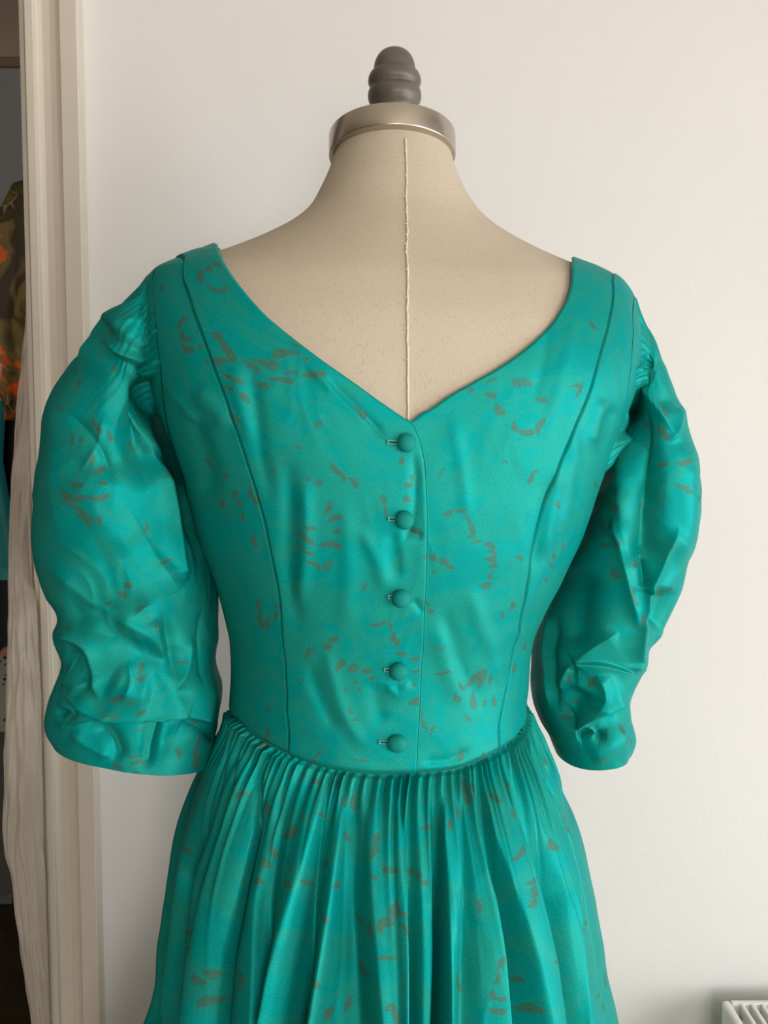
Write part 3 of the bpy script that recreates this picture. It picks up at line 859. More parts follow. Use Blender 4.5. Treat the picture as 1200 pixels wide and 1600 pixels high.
neckR = np.vstack([[in_r], OV_NR, NECK_R])

def waist_line(th0, th1, n):
    a = np.linspace(th0, th1, n)
    return np.stack([a, t_waist(a)], -1)

def coons(left, right, bottom, top, nv, nu):
    L = resample(left, nv); R = resample(right, nv)
    B = bottom; T = resample(top, nu, smooth=False)
    # blend on each row: u is even, v is even
    u = np.linspace(0, 1, nu)[None, :, None]; v = np.linspace(0, 1, nv)[:, None, None]
    # scale theta to metres so the blend is well shaped
    c = ((1 - v) * B[None] + v * T[None] + (1 - u) * L[:, None] + u * R[:, None]
         - ((1 - u) * (1 - v) * L[0] + u * (1 - v) * R[0] + (1 - u) * v * L[-1] + u * v * R[-1]))
    return c[..., 0], c[..., 1]

BOD_FOLDS = [
    # kind, mm, width px, line
    ('r', 3.0, 16, [(300, 612), (325, 628), (345, 650), (352, 680)]),
    ('r', -3.5, 16, [(290, 640), (305, 670), (322, 720), (330, 790)]),
    ('r', 1.6, 9, [(256, 600), (280, 628), (312, 668)]),
    ('r', 2.6, 13, [(474, 740), (478, 800), (476, 880), (462, 960)]),
    ('r', -2.4, 14, [(450, 700), (452, 790), (452, 900), (470, 1000)]),
    ('r', -1.6, 12, [(388, 560), (400, 640), (410, 720), (430, 800)]),
    ('r', 1.6, 14, [(362, 560), (372, 620), (392, 700)]),
    ('r', 1.4, 10, [(470, 560), (520, 610), (590, 680)]),
    ('r', -1.8, 9, [(505, 585), (560, 640), (610, 690)]),
    ('r', -2.4, 11, [(646, 700), (650, 760), (640, 830), (622, 860)]),
    ('r', 1.8, 12, [(560, 820), (590, 880), (600, 930)]),
    ('r', -2.0, 12, [(610, 820), (616, 870), (622, 915)]),
    ('r', 1.6, 16, [(540, 780), (545, 900), (535, 1000)]),
    ('r', 1.6, 12, [(505, 1000), (520, 1060), (545, 1130), (580, 1180)]),
    ('r', -1.8, 12, [(480, 1030), (500, 1090), (530, 1150)]),
    ('r', -1.6, 14, [(585, 1060), (590, 1110), (600, 1140)]),
    ('r', 1.8, 10, [(600, 1065), (622, 1085), (640, 1060)]),
    ('r', -1.6, 7, [(644, 935), (655, 950), (664, 962)]),
    ('r', -2.0, 8, [(632, 820), (650, 836), (664, 838)]),
    ('r', 2.0, 15, [(735, 910), (745, 960), (770, 1020), (790, 1080)]),
    ('r', -1.8, 15, [(690, 930), (705, 1000), (735, 1070), (765, 1120)]),
    ('r', 1.8, 16, [(680, 960), (700, 1040), (720, 1110)]),
    ('r', -1.6, 10, [(655, 1190), (700, 1188), (740, 1170)]),
    ('r', 1.5, 12, [(700, 640), (720, 720), (730, 820)]),
    ('r', -1.4, 12, [(860, 470), (850, 560), (830, 640)]),
    ('r', 1.4, 12, [(900, 480), (880, 580), (850, 680)]),
    ('r', 2.4, 12, [(880, 720), (862, 800), (850, 880)]),
    ('r', -2.2, 11, [(866, 730), (846, 820), (832, 910)]),
    ('r', 3.0, 13, [(948, 620), (935, 655), (928, 700)]),
    ('r', -3.0, 14, [(962, 628), (948, 668), (936, 720)]),
    ('r', 2.0, 12, [(900, 660), (890, 760), (875, 850)]),
    ('r', 1.5, 10, [(815, 960), (822, 1040), (815, 1110)]),
]

BOD_FOLDS = [(('g', f[1] * 0.85, f[2] * 0.95) + tuple(f[3:])) if f[2] >= 12 else f for f in BOD_FOLDS]

def panel(name, left, right, bottom, top, nv, nu, off, dl=0.0, dr=0.0, dt=0.0, lip_r=0.0, strokes=()):
    a, b = coons(left, right, bottom, top, nv, nu)
    G = S(a, b, off)
    U, V = grid_metric(G)
    fromL = U - U[:, :1]; fromR = U[:, -1:] - U; fromT = V[-1:, :] - V; fromB = V
    ex = -dl * np.exp(-(fromL / 0.0009) ** 2) - dr * np.exp(-(fromR / 0.0009) ** 2) - dt * np.exp(-(fromT / 0.0022) ** 2) - 0.0030 * np.exp(-(fromB / 0.0022) ** 2)
    SEED[0] = 30
    o, D = cloth(name, G, dress, BOD_FOLDS, crumple=0.0007, extra=ex, strokes=strokes)
    return o, D, (a, b)

def joined(*parts):
    out = [np.atleast_2d(parts[0])]
    for p in parts[1:]:
        p = np.atleast_2d(p)
        out.append(p[1:] if np.abs(p[0] - out[-1][-1]).max() < 1e-6 else p)
    return np.vstack(out)
panel('side_back_panel', sideL, prinL, waist_line(CL, prinL[0, 0], 130), np.vstack([[tip_l], [pl_top]]), 360, 130, 0.0045, dr=0.0022, dl=0.001, strokes=STROKES)
rightL = joined(plack[:-1], neckL[::-1])
_, D_PL, _ = panel('centre_back_panel', prinL, rightL, waist_line(prinL[0, 0], plack[0, 0], 240), np.vstack([[pl_top], [in_l]]), 460, 240, 0.0062, dl=0.0028, dr=0.0014, strokes=STROKES)
leftR = joined(under[:-1], neckR[::-1])
panel('centre_back_panel', leftR, prinR, waist_line(under[0, 0], prinR[0, 0], 240), np.vstack([[in_r], [pr_top]]), 460, 240, 0.0046, dr=0.0014, dl=0.0012, strokes=STROKES)
panel('side_back_panel', prinR, sideR, waist_line(prinR[0, 0], CRr, 130), np.vstack([[pr_top], [tip_r]]), 360, 130, 0.0050, dl=0.0018, dr=0.001, strokes=STROKES)
# front halves, seen only past the shoulders
sl2 = sideL.copy(); sl2[:, 0] += 2 * math.pi
def front_line(sgn, inner):
    pts = [(math.pi, float(t_waist(math.pi))), (math.pi, 0.40), (math.pi, float(t_of_z(1.300)))]
    for d, z_ in ((155, 1.318), (135, 1.348), (115, 1.375), (102, 1.386)):
        pts.append(((d if sgn > 0 else 360 - d) * DEG, float(t_of_z(z_))))
    pts.append(inner)
    return np.array(pts)
def wline2(a0, a1, n):
    w = np.linspace(a0, a1, n)
    return np.stack([w, t_waist(np.where(w > math.pi, w - 2 * math.pi, w))], -1)
panel('front_panel', sideR, front_line(1, in_r), wline2(CRr, math.pi, 120), np.vstack([[tip_r], [in_r]]), 160, 120, 0.0048)
panel('front_panel', front_line(-1, (in_l[0] + 2 * math.pi, in_l[1])), sl2, wline2(math.pi, 2 * math.pi + CL, 120), np.array([(in_l[0] + 2 * math.pi, in_l[1]), (tip_l[0] + 2 * math.pi, tip_l[1])]), 160, 120, 0.0048)

# folded edge of the closing (bright lip) and neckline binding
def edge_strip(name, D_edge, r, parent, mat=M_DRESS):
    o = tube(name, D_edge, r, mat, parent, n=8)
    return o
pe = D_PL[:, -1]
_px, _py = proj(pe); pe = pe[(_py > 655)]
edge_strip('closing_edge', pe + np.array([0, -0.0003, 0]), 0.00055, dress, M_DRESS)

# --- buttons, shanks, buttonholes
BTN = [(633.5, 692, 0, 1.0), (630.5, 811, 0, 1.0), (625, 932, 8, 1.0), (621, 1046, 4, 1.0), (619, 1159, 20, 1.12)]
for i, (bx, by, tilt, asp) in enumerate(BTN):
    a, b = pick(bx, by)
    n = Snorm(np.array([a]), np.array([b]))[0]
    c = S(np.array([a]), np.array([b]), 0.0088)[0]
    hv = apply_folds(np.array([bx]), np.array([by]), BOD_FOLDS)[0]
    c = c + n * hv
    up = np.array([0, 0, 1.0]); rt = np.cross(up, n); rt /= np.linalg.norm(rt); up = np.cross(n, rt)
    if tilt:
        q = math.radians(tilt); n2 = n * math.cos(q) - rt * math.sin(q) * 0.7 ; n2 /= np.linalg.norm(n2); rt = np.cross(up, n2); rt /= np.linalg.norm(rt); n = n2; up = np.cross(n, rt)
    M = np.stack([rt, up, n], 1)
    R = 0.00645
    prof = smooth_profile([(R * 0.55, -0.0022), (R * 0.86, -0.0020), (R * 0.985, -0.0008), (R, 0.0004), (R * 0.93, 0.0021), (R * 0.72, 0.0039), (R * 0.40, 0.0050), (R * 0.12, 0.0053), (0.00005, 0.00535)], 40)
    thb = np.linspace(0, 2 * math.pi, 48, endpoint=False)
    G = np.stack([prof[:, :1] * np.cos(thb) * asp, prof[:, :1] * np.sin(thb), np.repeat(prof[:, 1:], 48, 1)], -1) @ M.T + c
    bt = grid_obj('button', G, M_BTN, dress, closed=True)
    sh = tube('shank', [c - n * 0.006, c - n * 0.001], 0.0022, M_BTN, None, n=10); sh.parent = bt
    # buttonhole: slit with a worked thread edge and bar
    x0 = {0: 605, 1: 606, 2: 606, 3: 600, 4: 592}[i]
    sl = picks([(x0, by - 1.5), ((x0 + bx) / 2, by - 0.5), (bx, by + 1)])
    sl = resample(sl, 14, smooth=False)
    q = S(sl[:, 0], sl[:, 1], 0.0062)
    px_, py_ = proj(q); q = q + Snorm(sl[:, 0], sl[:, 1]) * apply_folds(px_, py_, BOD_FOLDS)[:, None]
    nn = Snorm(sl[:, 0], sl[:, 1])
    up = np.array([0, 0, 1.0])
    bh = grid_obj('buttonhole', np.stack([q + up * 0.0007 + nn * 0.0010, q - up * 0.0007 + nn * 0.0010], 0), M_SLIT, dress)
    for s in (-1, 1):
        e = tube('stitched_edge', q + up * 0.0009 * s + nn * 0.0007, 0.00045, M_THREADT, None, n=6); e.parent = bh
    bar = tube('bar_tack', [q[0] + up * 0.0013 + nn[0] * 0.0010, q[0] + nn[0] * 0.0016, q[0] - up * 0.0013 + nn[0] * 0.0010], 0.0006, M_THREADT, None, n=6); bar.parent = bh

# --- waist seam: fine corded line
a = np.linspace(-math.pi, math.pi, 360)
tube('waist_seam', S(a, t_waist(a), 0.0016), 0.0009, M_PIPE, dress, n=8)

# ================================================================== SKIRT
# base surface: from the seam down; half-width follows the photo's outline
SK = [(1110, 356, 831), (1170, 332, 851), (1250, 310, 868), (1350, 292, 890), (1450, 283, 905), (1530, 275, 915), (1600, 273, 928)]
sz, sa, sc = [], [], []
for py, l, r in SK:
    pl, pr = P(l, py, 0.0), P(r, py, 0.0)
    sz.append(pl[2]); sa.append((pr[0] - pl[0]) / 2); sc.append((pr[0] + pl[0]) / 2)
sz += [0.60, 0.36]; sa += [0.245, 0.30]; sc += [0.0, 0.0]
sz = np.array(sz); sa = np.array(sa); sc = np.array(sc)
sbk = np.array([0.086, 0.108, 0.130, 0.150, 0.166, 0.176, 0.184, 0.225, 0.27])
nvS, nuS = 400, 1300
ths = np.concatenate([np.linspace(-100 * DEG, 100 * DEG, 1050, endpoint=False), np.linspace(100 * DEG, 260 * DEG, 250, endpoint=False)])
zhem = 0.36
wS = S(np.where(ths > math.pi, ths - 2 * math.pi, ths), t_waist(np.where(ths > math.pi, ths - 2 * math.pi, ths)), 0.003)
vv = np.concatenate([0.42 * np.linspace(0, 1, 350) ** 1.15, np.linspace(0.42, 1, 51)[1:]])
o_ = np.argsort(sz)
G = np.zeros((nvS, nuS, 3))
zz = wS[None, :, 2] * (1 - vv[:, None]) + zhem * vv[:, None]
A = pchip(sz[o_], sa[o_], zz); Cx = pchip(sz[o_], sc[o_], zz); Bk = pchip(sz[o_], sbk[o_], zz)
s_, c_ = np.sin(ths), np.cos(ths)
X = A * np.sign(s_) * np.abs(s_) ** (2 / 2.1) ; Y = -Bk * np.sign(c_) * np.abs(c_) ** (2 / 2.1)
rS = FORM_ROT * 0.6
G[..., 0] = X * math.cos(-rS) - Y * math.sin(-rS) + Cx
G[..., 1] = X * math.sin(-rS) + Y * math.cos(-rS)
G[..., 2] = zz
down = wS[None, :, 2] - zz
k0 = np.exp(-(down / 0.020))[..., None]
G = G * (1 - k0) + (wS[None] + np.array([0, 0, -1]) * down[..., None]) * k0

# big folds: crests and troughs as lines through the photo at rows 1230, 1300, 1400, 1500, 1600
ROWS = np.array([1230, 1300, 1400, 1500, 1600])
KN = [
    ((323, 305, 277, 258, 240), 3), ((351, 333, 295, 272, 256), -7), ((360, 342, 314, 303, 296), 2), ((371, 355, 323, 311, 304), -4),
    ((375, 363, 342, 326, 320), 10), ((402, 396, 378, 356, 345), 1), ((408, 404, 384, 362, 352), -13), ((415, 412, 390, 369, 361), -2),
    ((433, 432, 404, 400, 398), 3), ((447, 441, 425, 422, 420), -4), ((470, 455, 438, 430, 421), 1),
    ((508, 489, 464, 440, 423), 12), ((522, 506, 491, 485, 474), -9), ((536, 530, 519, 505, 490), 8), ((545, 541, 537, 533, 521), -6),
    ((557, 557, 551, 556, 560), -9), ((575, 576, 583, 591, 600), 10), ((596, 602, 610, 614, 618), 9), ((612, 627, 632, 633, 633), 12),
    ((618, 634, 637, 638, 638), -8), ((652, 658, 658, 660, 660), 2), ((668, 671, 673, 674, 671), 1), ((674, 676, 678, 678, 675), -15),
    ((686, 684, 684, 682, 680), -12), ((698, 690, 694, 695, 696), 9), ((716, 716, 716, 709, 703), 4), ((719, 720, 720, 720, 720), -4),
    ((724, 730, 738, 744, 748), 3), ((732, 740, 764, 776, 782), 7), ((738, 745, 769, 781, 787), -15), ((749, 757, 779, 798, 808), -12),
    ((756, 766, 797, 824, 842), 8), ((781, 806, 829, 849, 860), 7), ((784, 808, 832, 852, 863), 0), ((790, 811, 836, 856, 866), 3),
    ((801, 817, 852, 862, 870), -10), ((812, 836, 869, 878, 889), 5), ((833, 861, 881, 887, 892), 8), ((838, 865, 886, 892, 898), -2),
    ((844, 869, 891, 898, 905), 4), ((854, 877, 902, 916, 928), 4), ((858, 881, 906, 921, 934), -4), ((866, 888, 912, 930, 946), 3),
]
bx_, by_ = proj(G)
visn = grid_normals(G, True) * -1
vis = ((CAM - G) * visn).sum(-1) > 0
Hbig = np.zeros((nvS, nuS))
fade_rng = np.random.default_rng(5)
# knots -> theta per row
front_th = np.sort(fade_rng.uniform(103, 257, 40)) * DEG
front_h = np.where(np.arange(40) % 2 == 0, 1, -1) * fade_rng.uniform(6, 14, 40)
order = np.arange(nuS)
kx = np.array([k[0] for k in KN], float); kh = np.array([k[1] for k in KN], float)
for i in range(nvS):
    row = np.where(vis[i])[0]
    row = row[(ths[row] < 100 * DEG)]
    pyc = np.interp(0, [0], [0])
    xs = bx_[i, row]; ys = by_[i, row]
    # monotone part of the row in x
    m0, m1 = np.argmin(xs), np.argmax(xs)
    row = row[m0:m1 + 1]; xs = xs[m0:m1 + 1]; ys = ys[m0:m1 + 1]
    # knot x at that knot's own row
    kth = []
    ymid = np.interp(600, xs, ys)
    for k in range(len(KN)):
        xk = np.interp(ymid, ROWS, kx[k])
        for _ in range(2):
            yk = np.interp(xk, xs, ys)
            e = np.clip(yk, 1130, 1800)
            if e > 1600: xk = kx[k][4] + (kx[k][4] - kx[k][3]) / 100 * (e - 1600)
            elif e < 1230: xk = kx[k][0] + (kx[k][0] - kx[k][1]) / 70 * (1230 - e) * 0.8
            else: xk = np.interp(e, ROWS, kx[k])
        if xk < xs[0] + 4: kth.append(np.interp(xs[0] + 4, xs, ths[row]) + (xk - xs[0] - 4) * 0.007)
        elif xk > xs[-1] - 4: kth.append(np.interp(xs[-1] - 4, xs, ths[row]) + (xk - xs[-1] + 4) * 0.007)
        else: kth.append(np.interp(xk, xs, ths[row]))
    kth = np.maximum.accumulate(np.array(kth) + np.arange(len(kth)) * 1e-5)
    allth = np.r_[kth, front_th, kth[0] + 2 * math.pi]
    allh = np.r_[kh, front_h, kh[0]]
    good = np.r_[True, np.diff(allth) > 1e-6]
    Hbig[i] = pchip(np.r_[allth[good][-2] - 2 * math.pi, allth[good]], np.r_[allh[good][-2], allh[good]], ths)
_k = np.exp(-(np.arange(-14, 15) / 7.0) ** 2); _k /= _k.sum()
_pad = np.concatenate([np.repeat(Hbig[:1], 14, 0), Hbig, np.repeat(Hbig[-1:], 14, 0)], 0)
Hbig = sum(_k[q] * _pad[q:q + nvS] for q in range(29))
ln = down
ramp = 0.25 * sstep(0.004, 0.03, ln) + 0.75 * sstep(0.012, 0.12, ln)
grow = 0.62 + 0.45 * sstep(0.05, 0.30, ln)
# gathers under the seam: many tiny tucks that merge into the folds
gr = np.random.default_rng(12)
gk = []
a_ = -math.pi
while a_ < math.pi - 0.02:
    a_ += gr.uniform(0.014, 0.044); gk.append(a_)
gk = np.array(gk); gh = np.where(np.arange(len(gk)) % 2 == 0, 1.0, -1.0) * gr.uniform(0.25, 1.2, len(gk))
gh = gh * (0.30 + 0.75 * np.abs(np.sin(gk * 7.3 + 1.1) * np.cos(gk * 3.1)) + 0.25)
glen = gr.uniform(0.008, 0.045, len(gk))
tm = np.where(ths > math.pi, ths - 2 * math.pi, ths)
gth = pchip(gk, gh, tm); gl = pchip(gk, glen, tm)
Hg = gth[None, :] * 0.0036 * sstep(-0.002, 0.004, ln) * np.exp(-(np.maximum(ln - 0.008, 0) / gl[None, :]))
puff = 0.0030 * sstep(0.0, 0.004, ln) 
hx = 2.0 * Hbig * 1e-3 * ramp * grow + Hg + puff
o, D = cloth('skirt', G, dress, (), closed=True, out_sign=-1.0, crumple=0.0009, extra=hx, strokes=STROKES)

# ================================================================== SLEEVES
def catmull_rings(rings, nv):
    R = np.array(rings)                       # (k, nu, 3)
    cen = R.mean(1)
    d = np.linalg.norm(np.diff(R, axis=0), axis=2).mean(1)
    s = np.r_[0, np.cumsum(d)]
    q = np.linspace(0, s[-1], nv)
    m = np.zeros_like(R)
    m[1:-1] = (R[2:] - R[:-2]) / (s[2:] - s[:-2])[:, None, None]
    m[0] = (R[1] - R[0]) / (s[1] - s[0]); m[-1] = (R[-1] - R[-2]) / (s[-1] - s[-2])
    i = np.clip(np.searchsorted(s, q) - 1, 0, len(s) - 2); h = (s[i+1] - s[i])[:, None, None]
    t = ((q - s[i]) / (s[i+1] - s[i]))[:, None, None]
    return ((2*t**3-3*t**2+1)*R[i] + (t**3-2*t**2+t)*h*m[i] + (-2*t**3+3*t**2)*R[i+1] + (t**3-t**2)*h*m[i+1]), q

def sleeve(name, side, arm_pts, tip, ringspec, folds, label=None, seed=1, nu=580, nv=410, strokes=(), inner_y=0.0):
    u = np.linspace(0, 2 * math.pi, nu, endpoint=False)
    # armhole loop: tip (u=0) -> down the back (u=pi/2) -> underarm (pi) -> up the front -> tip
    back = np.vstack([[tip], (OVA_L if side < 0 else OVA_R)[::-1], arm_pts, [side * 89 * DEG, ua_t - 0.004]])
    nb = nu // 2
    bk = resample(back, nb + 1)
    fr = bk[::-1].copy(); fr[:, 0] = side * math.pi - fr[:, 0]
    bk[:, 0] -= side * 0.035 * np.sin(np.linspace(0, math.pi, nb + 1)) ** 0.5
    loop = np.vstack([bk[:-1], fr[:-1]])
    loop = loop[:nu]
    ring0 = S(loop[:, 0], loop[:, 1], 0.0022)
    rings = [ring0]
    for (o_px, i_px, Yo, Yi, rb, rf, n) in ringspec:
        po, pi_ = P(o_px[0] + ((8 if o_px[1] < 930 else -1) if side < 0 else -7), o_px[1], Yo), P(*i_px, Yi)
        c = (po + pi_) / 2; e1 = (po - pi_) / 2
        e2 = np.array([0, -1.0, 0]); e2 = e2 - e1 * (e2 @ e1) / (e1 @ e1); e2 /= np.linalg.norm(e2)
        cs, sn = np.cos(u), np.sin(u)
        ca = np.sign(cs) * np.abs(cs) ** (2 / n); sa_ = np.sign(sn) * np.abs(sn) ** (2 / n)
        rr = np.where(sn > 0, rb, rf)
        rings.append(c + e1 * ca[:, None] + e2 * (sa_ * rr)[:, None])
    # hem turned up inside the cuff
    last = rings[-1]; cc = last.mean(0)
    hem_in = cc + (last - cc) * 0.96 + np.array([0, 0, 0.002]); hem_up = cc + (last - cc) * 0.93 + np.array([0, 0, 0.035])
    G, q = catmull_rings(rings, nv)
    out = 1.0 if side > 0 else -1.0
    ln = q[:, None] * np.ones((1, nu))
    # gathers into the armhole, strongest over the cap
    g = np.random.default_rng(seed)
    gk = [0.0]
    while gk[-1] < 2 * math.pi - 0.06: gk.append(gk[-1] + g.uniform(0.026, 0.068))
    gk = np.array(gk + [2 * math.pi]); hh = np.where(np.arange(len(gk)) % 2 == 0, 1.0, -1.0) * g.uniform(0.3, 1.1, len(gk)); hh[-1] = hh[0]
    gw = pchip(gk, hh, u)
    cap = 0.06 + 0.94 * (0.5 + 0.5 * np.cos(u)) ** 0.7
    gl = 0.022 + 0.013 * np.sin(5 * u + seed) * np.sin(11 * u)
    hg = 0.0031 * gw[None, :] * cap[None, :] * sstep(0, 0.007, ln) * np.exp(-np.maximum(ln - 0.010, 0) / gl[None, :])
    fade = sstep(0.0, 0.012, ln)
    ob, D = cloth(name, G, dress, folds, closed=True, out_sign=out, crumple=0.0022, extra=hg, strokes=strokes, fade=fade)
    # inside hem
    lastD = D[-1]; c3 = lastD.mean(0)
    H = np.stack([lastD, c3 + (lastD - c3) * 0.965 + np.array([0, 0, -0.0008]), c3 + (lastD - c3) * 0.94 + np.array([0, 0, 0.004]), c3 + (lastD - c3) * 0.93 + np.array([0, 0, 0.05])], 0)
    hm = grid_obj('sleeve_hem', H, M_DRESS, None, True, {'print': np.zeros(H.shape[0] * nu), 'cloth': H.reshape(-1, 3)}, flip=(out < 0))
    hm.parent = ob
    return ob

YL = -0.012
RING_L = [
    # outer px, inner px, Y outer, Y inner, back radius, front radius, n
    ((220, 438), (258, 640), YL - 0.0340, YL + 0.0300, 0.0487, 0.0575, 2.0),
    ((196, 466), (268, 668), YL - 0.0340, YL + 0.0300, 0.0554, 0.0644, 2.1),
    ((158, 524), (283, 705), YL - 0.0340, YL + 0.0300, 0.0613, 0.0690, 2.2),
    ((80, 610), (300, 748), YL - 0.0340, YL + 0.0300, 0.0638, 0.0713, 2.25),
    ((60, 690), (310, 800), YL - 0.0340, YL + 0.0300, 0.0638, 0.0713, 2.25),
    ((49, 790), (317, 848), YL - 0.0340, YL + 0.0300, 0.0622, 0.0713, 2.2),
    ((46, 865), (328, 900), YL - 0.0340, YL + 0.0300, 0.0596, 0.0690, 2.2),
    ((56, 922), (333, 945), YL - 0.0340, YL + 0.0300, 0.0563, 0.0667, 2.2),
    ((86, 960), (333, 985), YL - 0.0340, YL + 0.0300, 0.0538, 0.0644, 2.2),
    ((88, 975), (334, 1005), YL - 0.0255, YL + 0.0225, 0.0529, 0.0644, 2.2),
    ((82, 998), (336, 1030), YL - 0.0170, YL + 0.0150, 0.0538, 0.0644, 2.2),
    ((95, 1032), (341, 1055), YL - 0.0085, YL + 0.0075, 0.0529, 0.0633, 2.2),
    ((89, 1068), (345, 1080), YL - 0.0000, YL + 0.0000, 0.0521, 0.0633, 2.2),
    ((80, 1096), (342, 1108), YL - 0.0000, YL + 0.0000, 0.0504, 0.0633, 2.2),
    ((77, 1130), (338, 1145), YL - 0.0000, YL + 0.0000, 0.0512, 0.0633, 2.2),
    ((90, 1152), (335, 1190), YL - 0.0000, YL + 0.0000, 0.0512, 0.0633, 2.2),
]
FOLD_L = [
    ('s', 8, 24, [(112, 590), (148, 540), (185, 494), (232, 452)], (0.25, 0.5)),
    ('g', 6, 26, [(230, 505), (205, 512), (184, 528)], (0.1, 0.3)),
    ('s', 9, 26, [(252, 590), (224, 574), (192, 557), (164, 530)], (0.15, 0.35)),
    ('c', 3, 9, [(238, 498), (212, 506), (186, 522)]), ('c', 3, 7, [(240, 522), (218, 532), (206, 550)]),
    ('g', -13, 32, [(236, 588), (218, 640), (222, 700), (236, 770)], (0.15, 0.4)),
    ('c', 7, 14, [(236, 684), (250, 722), (263, 765), (272, 815), (281, 865), (288, 906)], (0.25, 0.08)),
    ('g', -7, 14, [(258, 690), (280, 740), (294, 800), (304, 860)]),
    ('c', 7, 11, [(246, 595), (238, 640), (244, 690), (264, 722)], (0.2, 0.3)),
    ('c', 4, 34, [(76, 612), (86, 680), (86, 760), (104, 860)], (0.2, 0.4)),
    ('g', 5, 60, [(150, 720), (150, 800), (170, 880)]),
    ('c', -3, 12, [(100, 640), (150, 690), (180, 760)]), ('c', 2.5, 12, [(165, 640), (150, 700), (125, 740)]),
    # elbow tucks
    ('s', 10, 30, [(300, 898), (270, 919), (240, 932), (200, 966)], (0.3, 0.4)),
    ('r', -7, 22, [(90, 972), (122, 968), (160, 955), (195, 944)], (0.3, 0.4)),
    ('c', 4, 24, [(60, 870), (100, 905), (150, 948), (190, 970)], (0.4, 0.35)),
    ('c', 8, 16, [(80, 994), (112, 998), (132, 1012), (145, 1047), (160, 1098)], (0.2, 0.3)),
    ('r', -7, 14, [(94, 1030), (116, 1026), (134, 1046), (142, 1078)], (0.3, 0.3)),
    ('g', 5, 15, [(98, 1058), (116, 1064), (130, 1080)]),
    ('g', -6, 20, [(150, 970), (190, 998), (222, 1018), (262, 1040)], (0.4, 0.4)),
    ('c', 5, 22, [(175, 965), (215, 985), (250, 1010)], (0.3, 0.3)),
    ('r', -6, 13, [(252, 950), (264, 1003), (274, 1070)], (0.4, 0.4)),
    ('c', 5, 11, [(240, 962), (248, 1000), (256, 1032)]),
    ('g', 5, 24, [(170, 1060), (205, 1080), (240, 1085)]),
    ('c', 4, 14, [(300, 990), (292, 1040), (270, 1085)]), ('c', -4, 12, [(318, 940), (312, 1010), (318, 1080)]),
    ('c', 3, 10, [(200, 1030), (205, 1060), (195, 1095)]),
    # puff over the cuff
    ('s', 8, 22, [(336, 1132), (312, 1122), (287, 1117), (243, 1122), (200, 1124), (161, 1121), (136, 1110), (112, 1092), (86, 1076)], (0.08, 0.22)),
    ('r', -5, 9, [(84, 1118), (102, 1112), (124, 1120)], (0.3, 0.3)),
    ('c', 4, 7, [(86, 1098), (104, 1104), (118, 1124)], (0.3, 0.3)),
    ('c', 4, 9, [(84, 1130), (104, 1134), (150, 1128)], (0.3, 0.4)),
    ('g', -5, 11, [(238, 1120), (232, 1160), (222, 1212)], (0.1, 0.4)),
    ('g', 3, 12, [(258, 1120), (252, 1146), (244, 1205)], (0.1, 0.5)),
    ('c', -5, 10, [(284, 1122), (312, 1136), (340, 1156)], (0.05, 0.1)),
    ('g', -5, 12, [(150, 1128), (172, 1148), (190, 1190)]), ('c', 4, 14, [(110, 1140), (140, 1165), (180, 1185)]),
]
sleeve('sleeve', -1, ARM_L, tip_l, RING_L, FOLD_L, seed=4, strokes=STROKES)

YR = 0.040
RING_R = [
    ((1004, 505), (975, 650), YR, YR, 0.054, 0.046, 2.0),
    ((1022, 535), (962, 680), YR, YR, 0.060, 0.050, 2.1),
    ((1047, 600), (945, 730), YR, YR, 0.064, 0.054, 2.2),
    ((1074, 675), (918, 790), YR, YR, 0.066, 0.056, 2.2),
    ((1085, 745), (898, 840), YR, YR, 0.066, 0.056, 2.2),
    ((1082, 835), (872, 890), YR, YR, 0.064, 0.055, 2.2),
    ((1066, 915), (852, 945), YR, YR, 0.062, 0.054, 2.2),
    ((1038, 975), (838, 1000), YR, YR, 0.060, 0.052, 2.2),
    ((1010, 1003), (833, 1040), YR, YR, 0.058, 0.052, 2.2),
    ((1008, 1034), (832, 1070), YR, YR, 0.058, 0.052, 2.2),
    ((986, 1078), (836, 1105), YR, YR, 0.056, 0.050, 2.2),
    ((988, 1108), (846, 1128), YR, YR, 0.056, 0.050, 2.2),
    ((993, 1140), (858, 1146), YR, YR, 0.055, 0.050, 2.2),
    ((986, 1166), (870, 1174), YR, YR, 0.053, 0.048, 2.2),
]
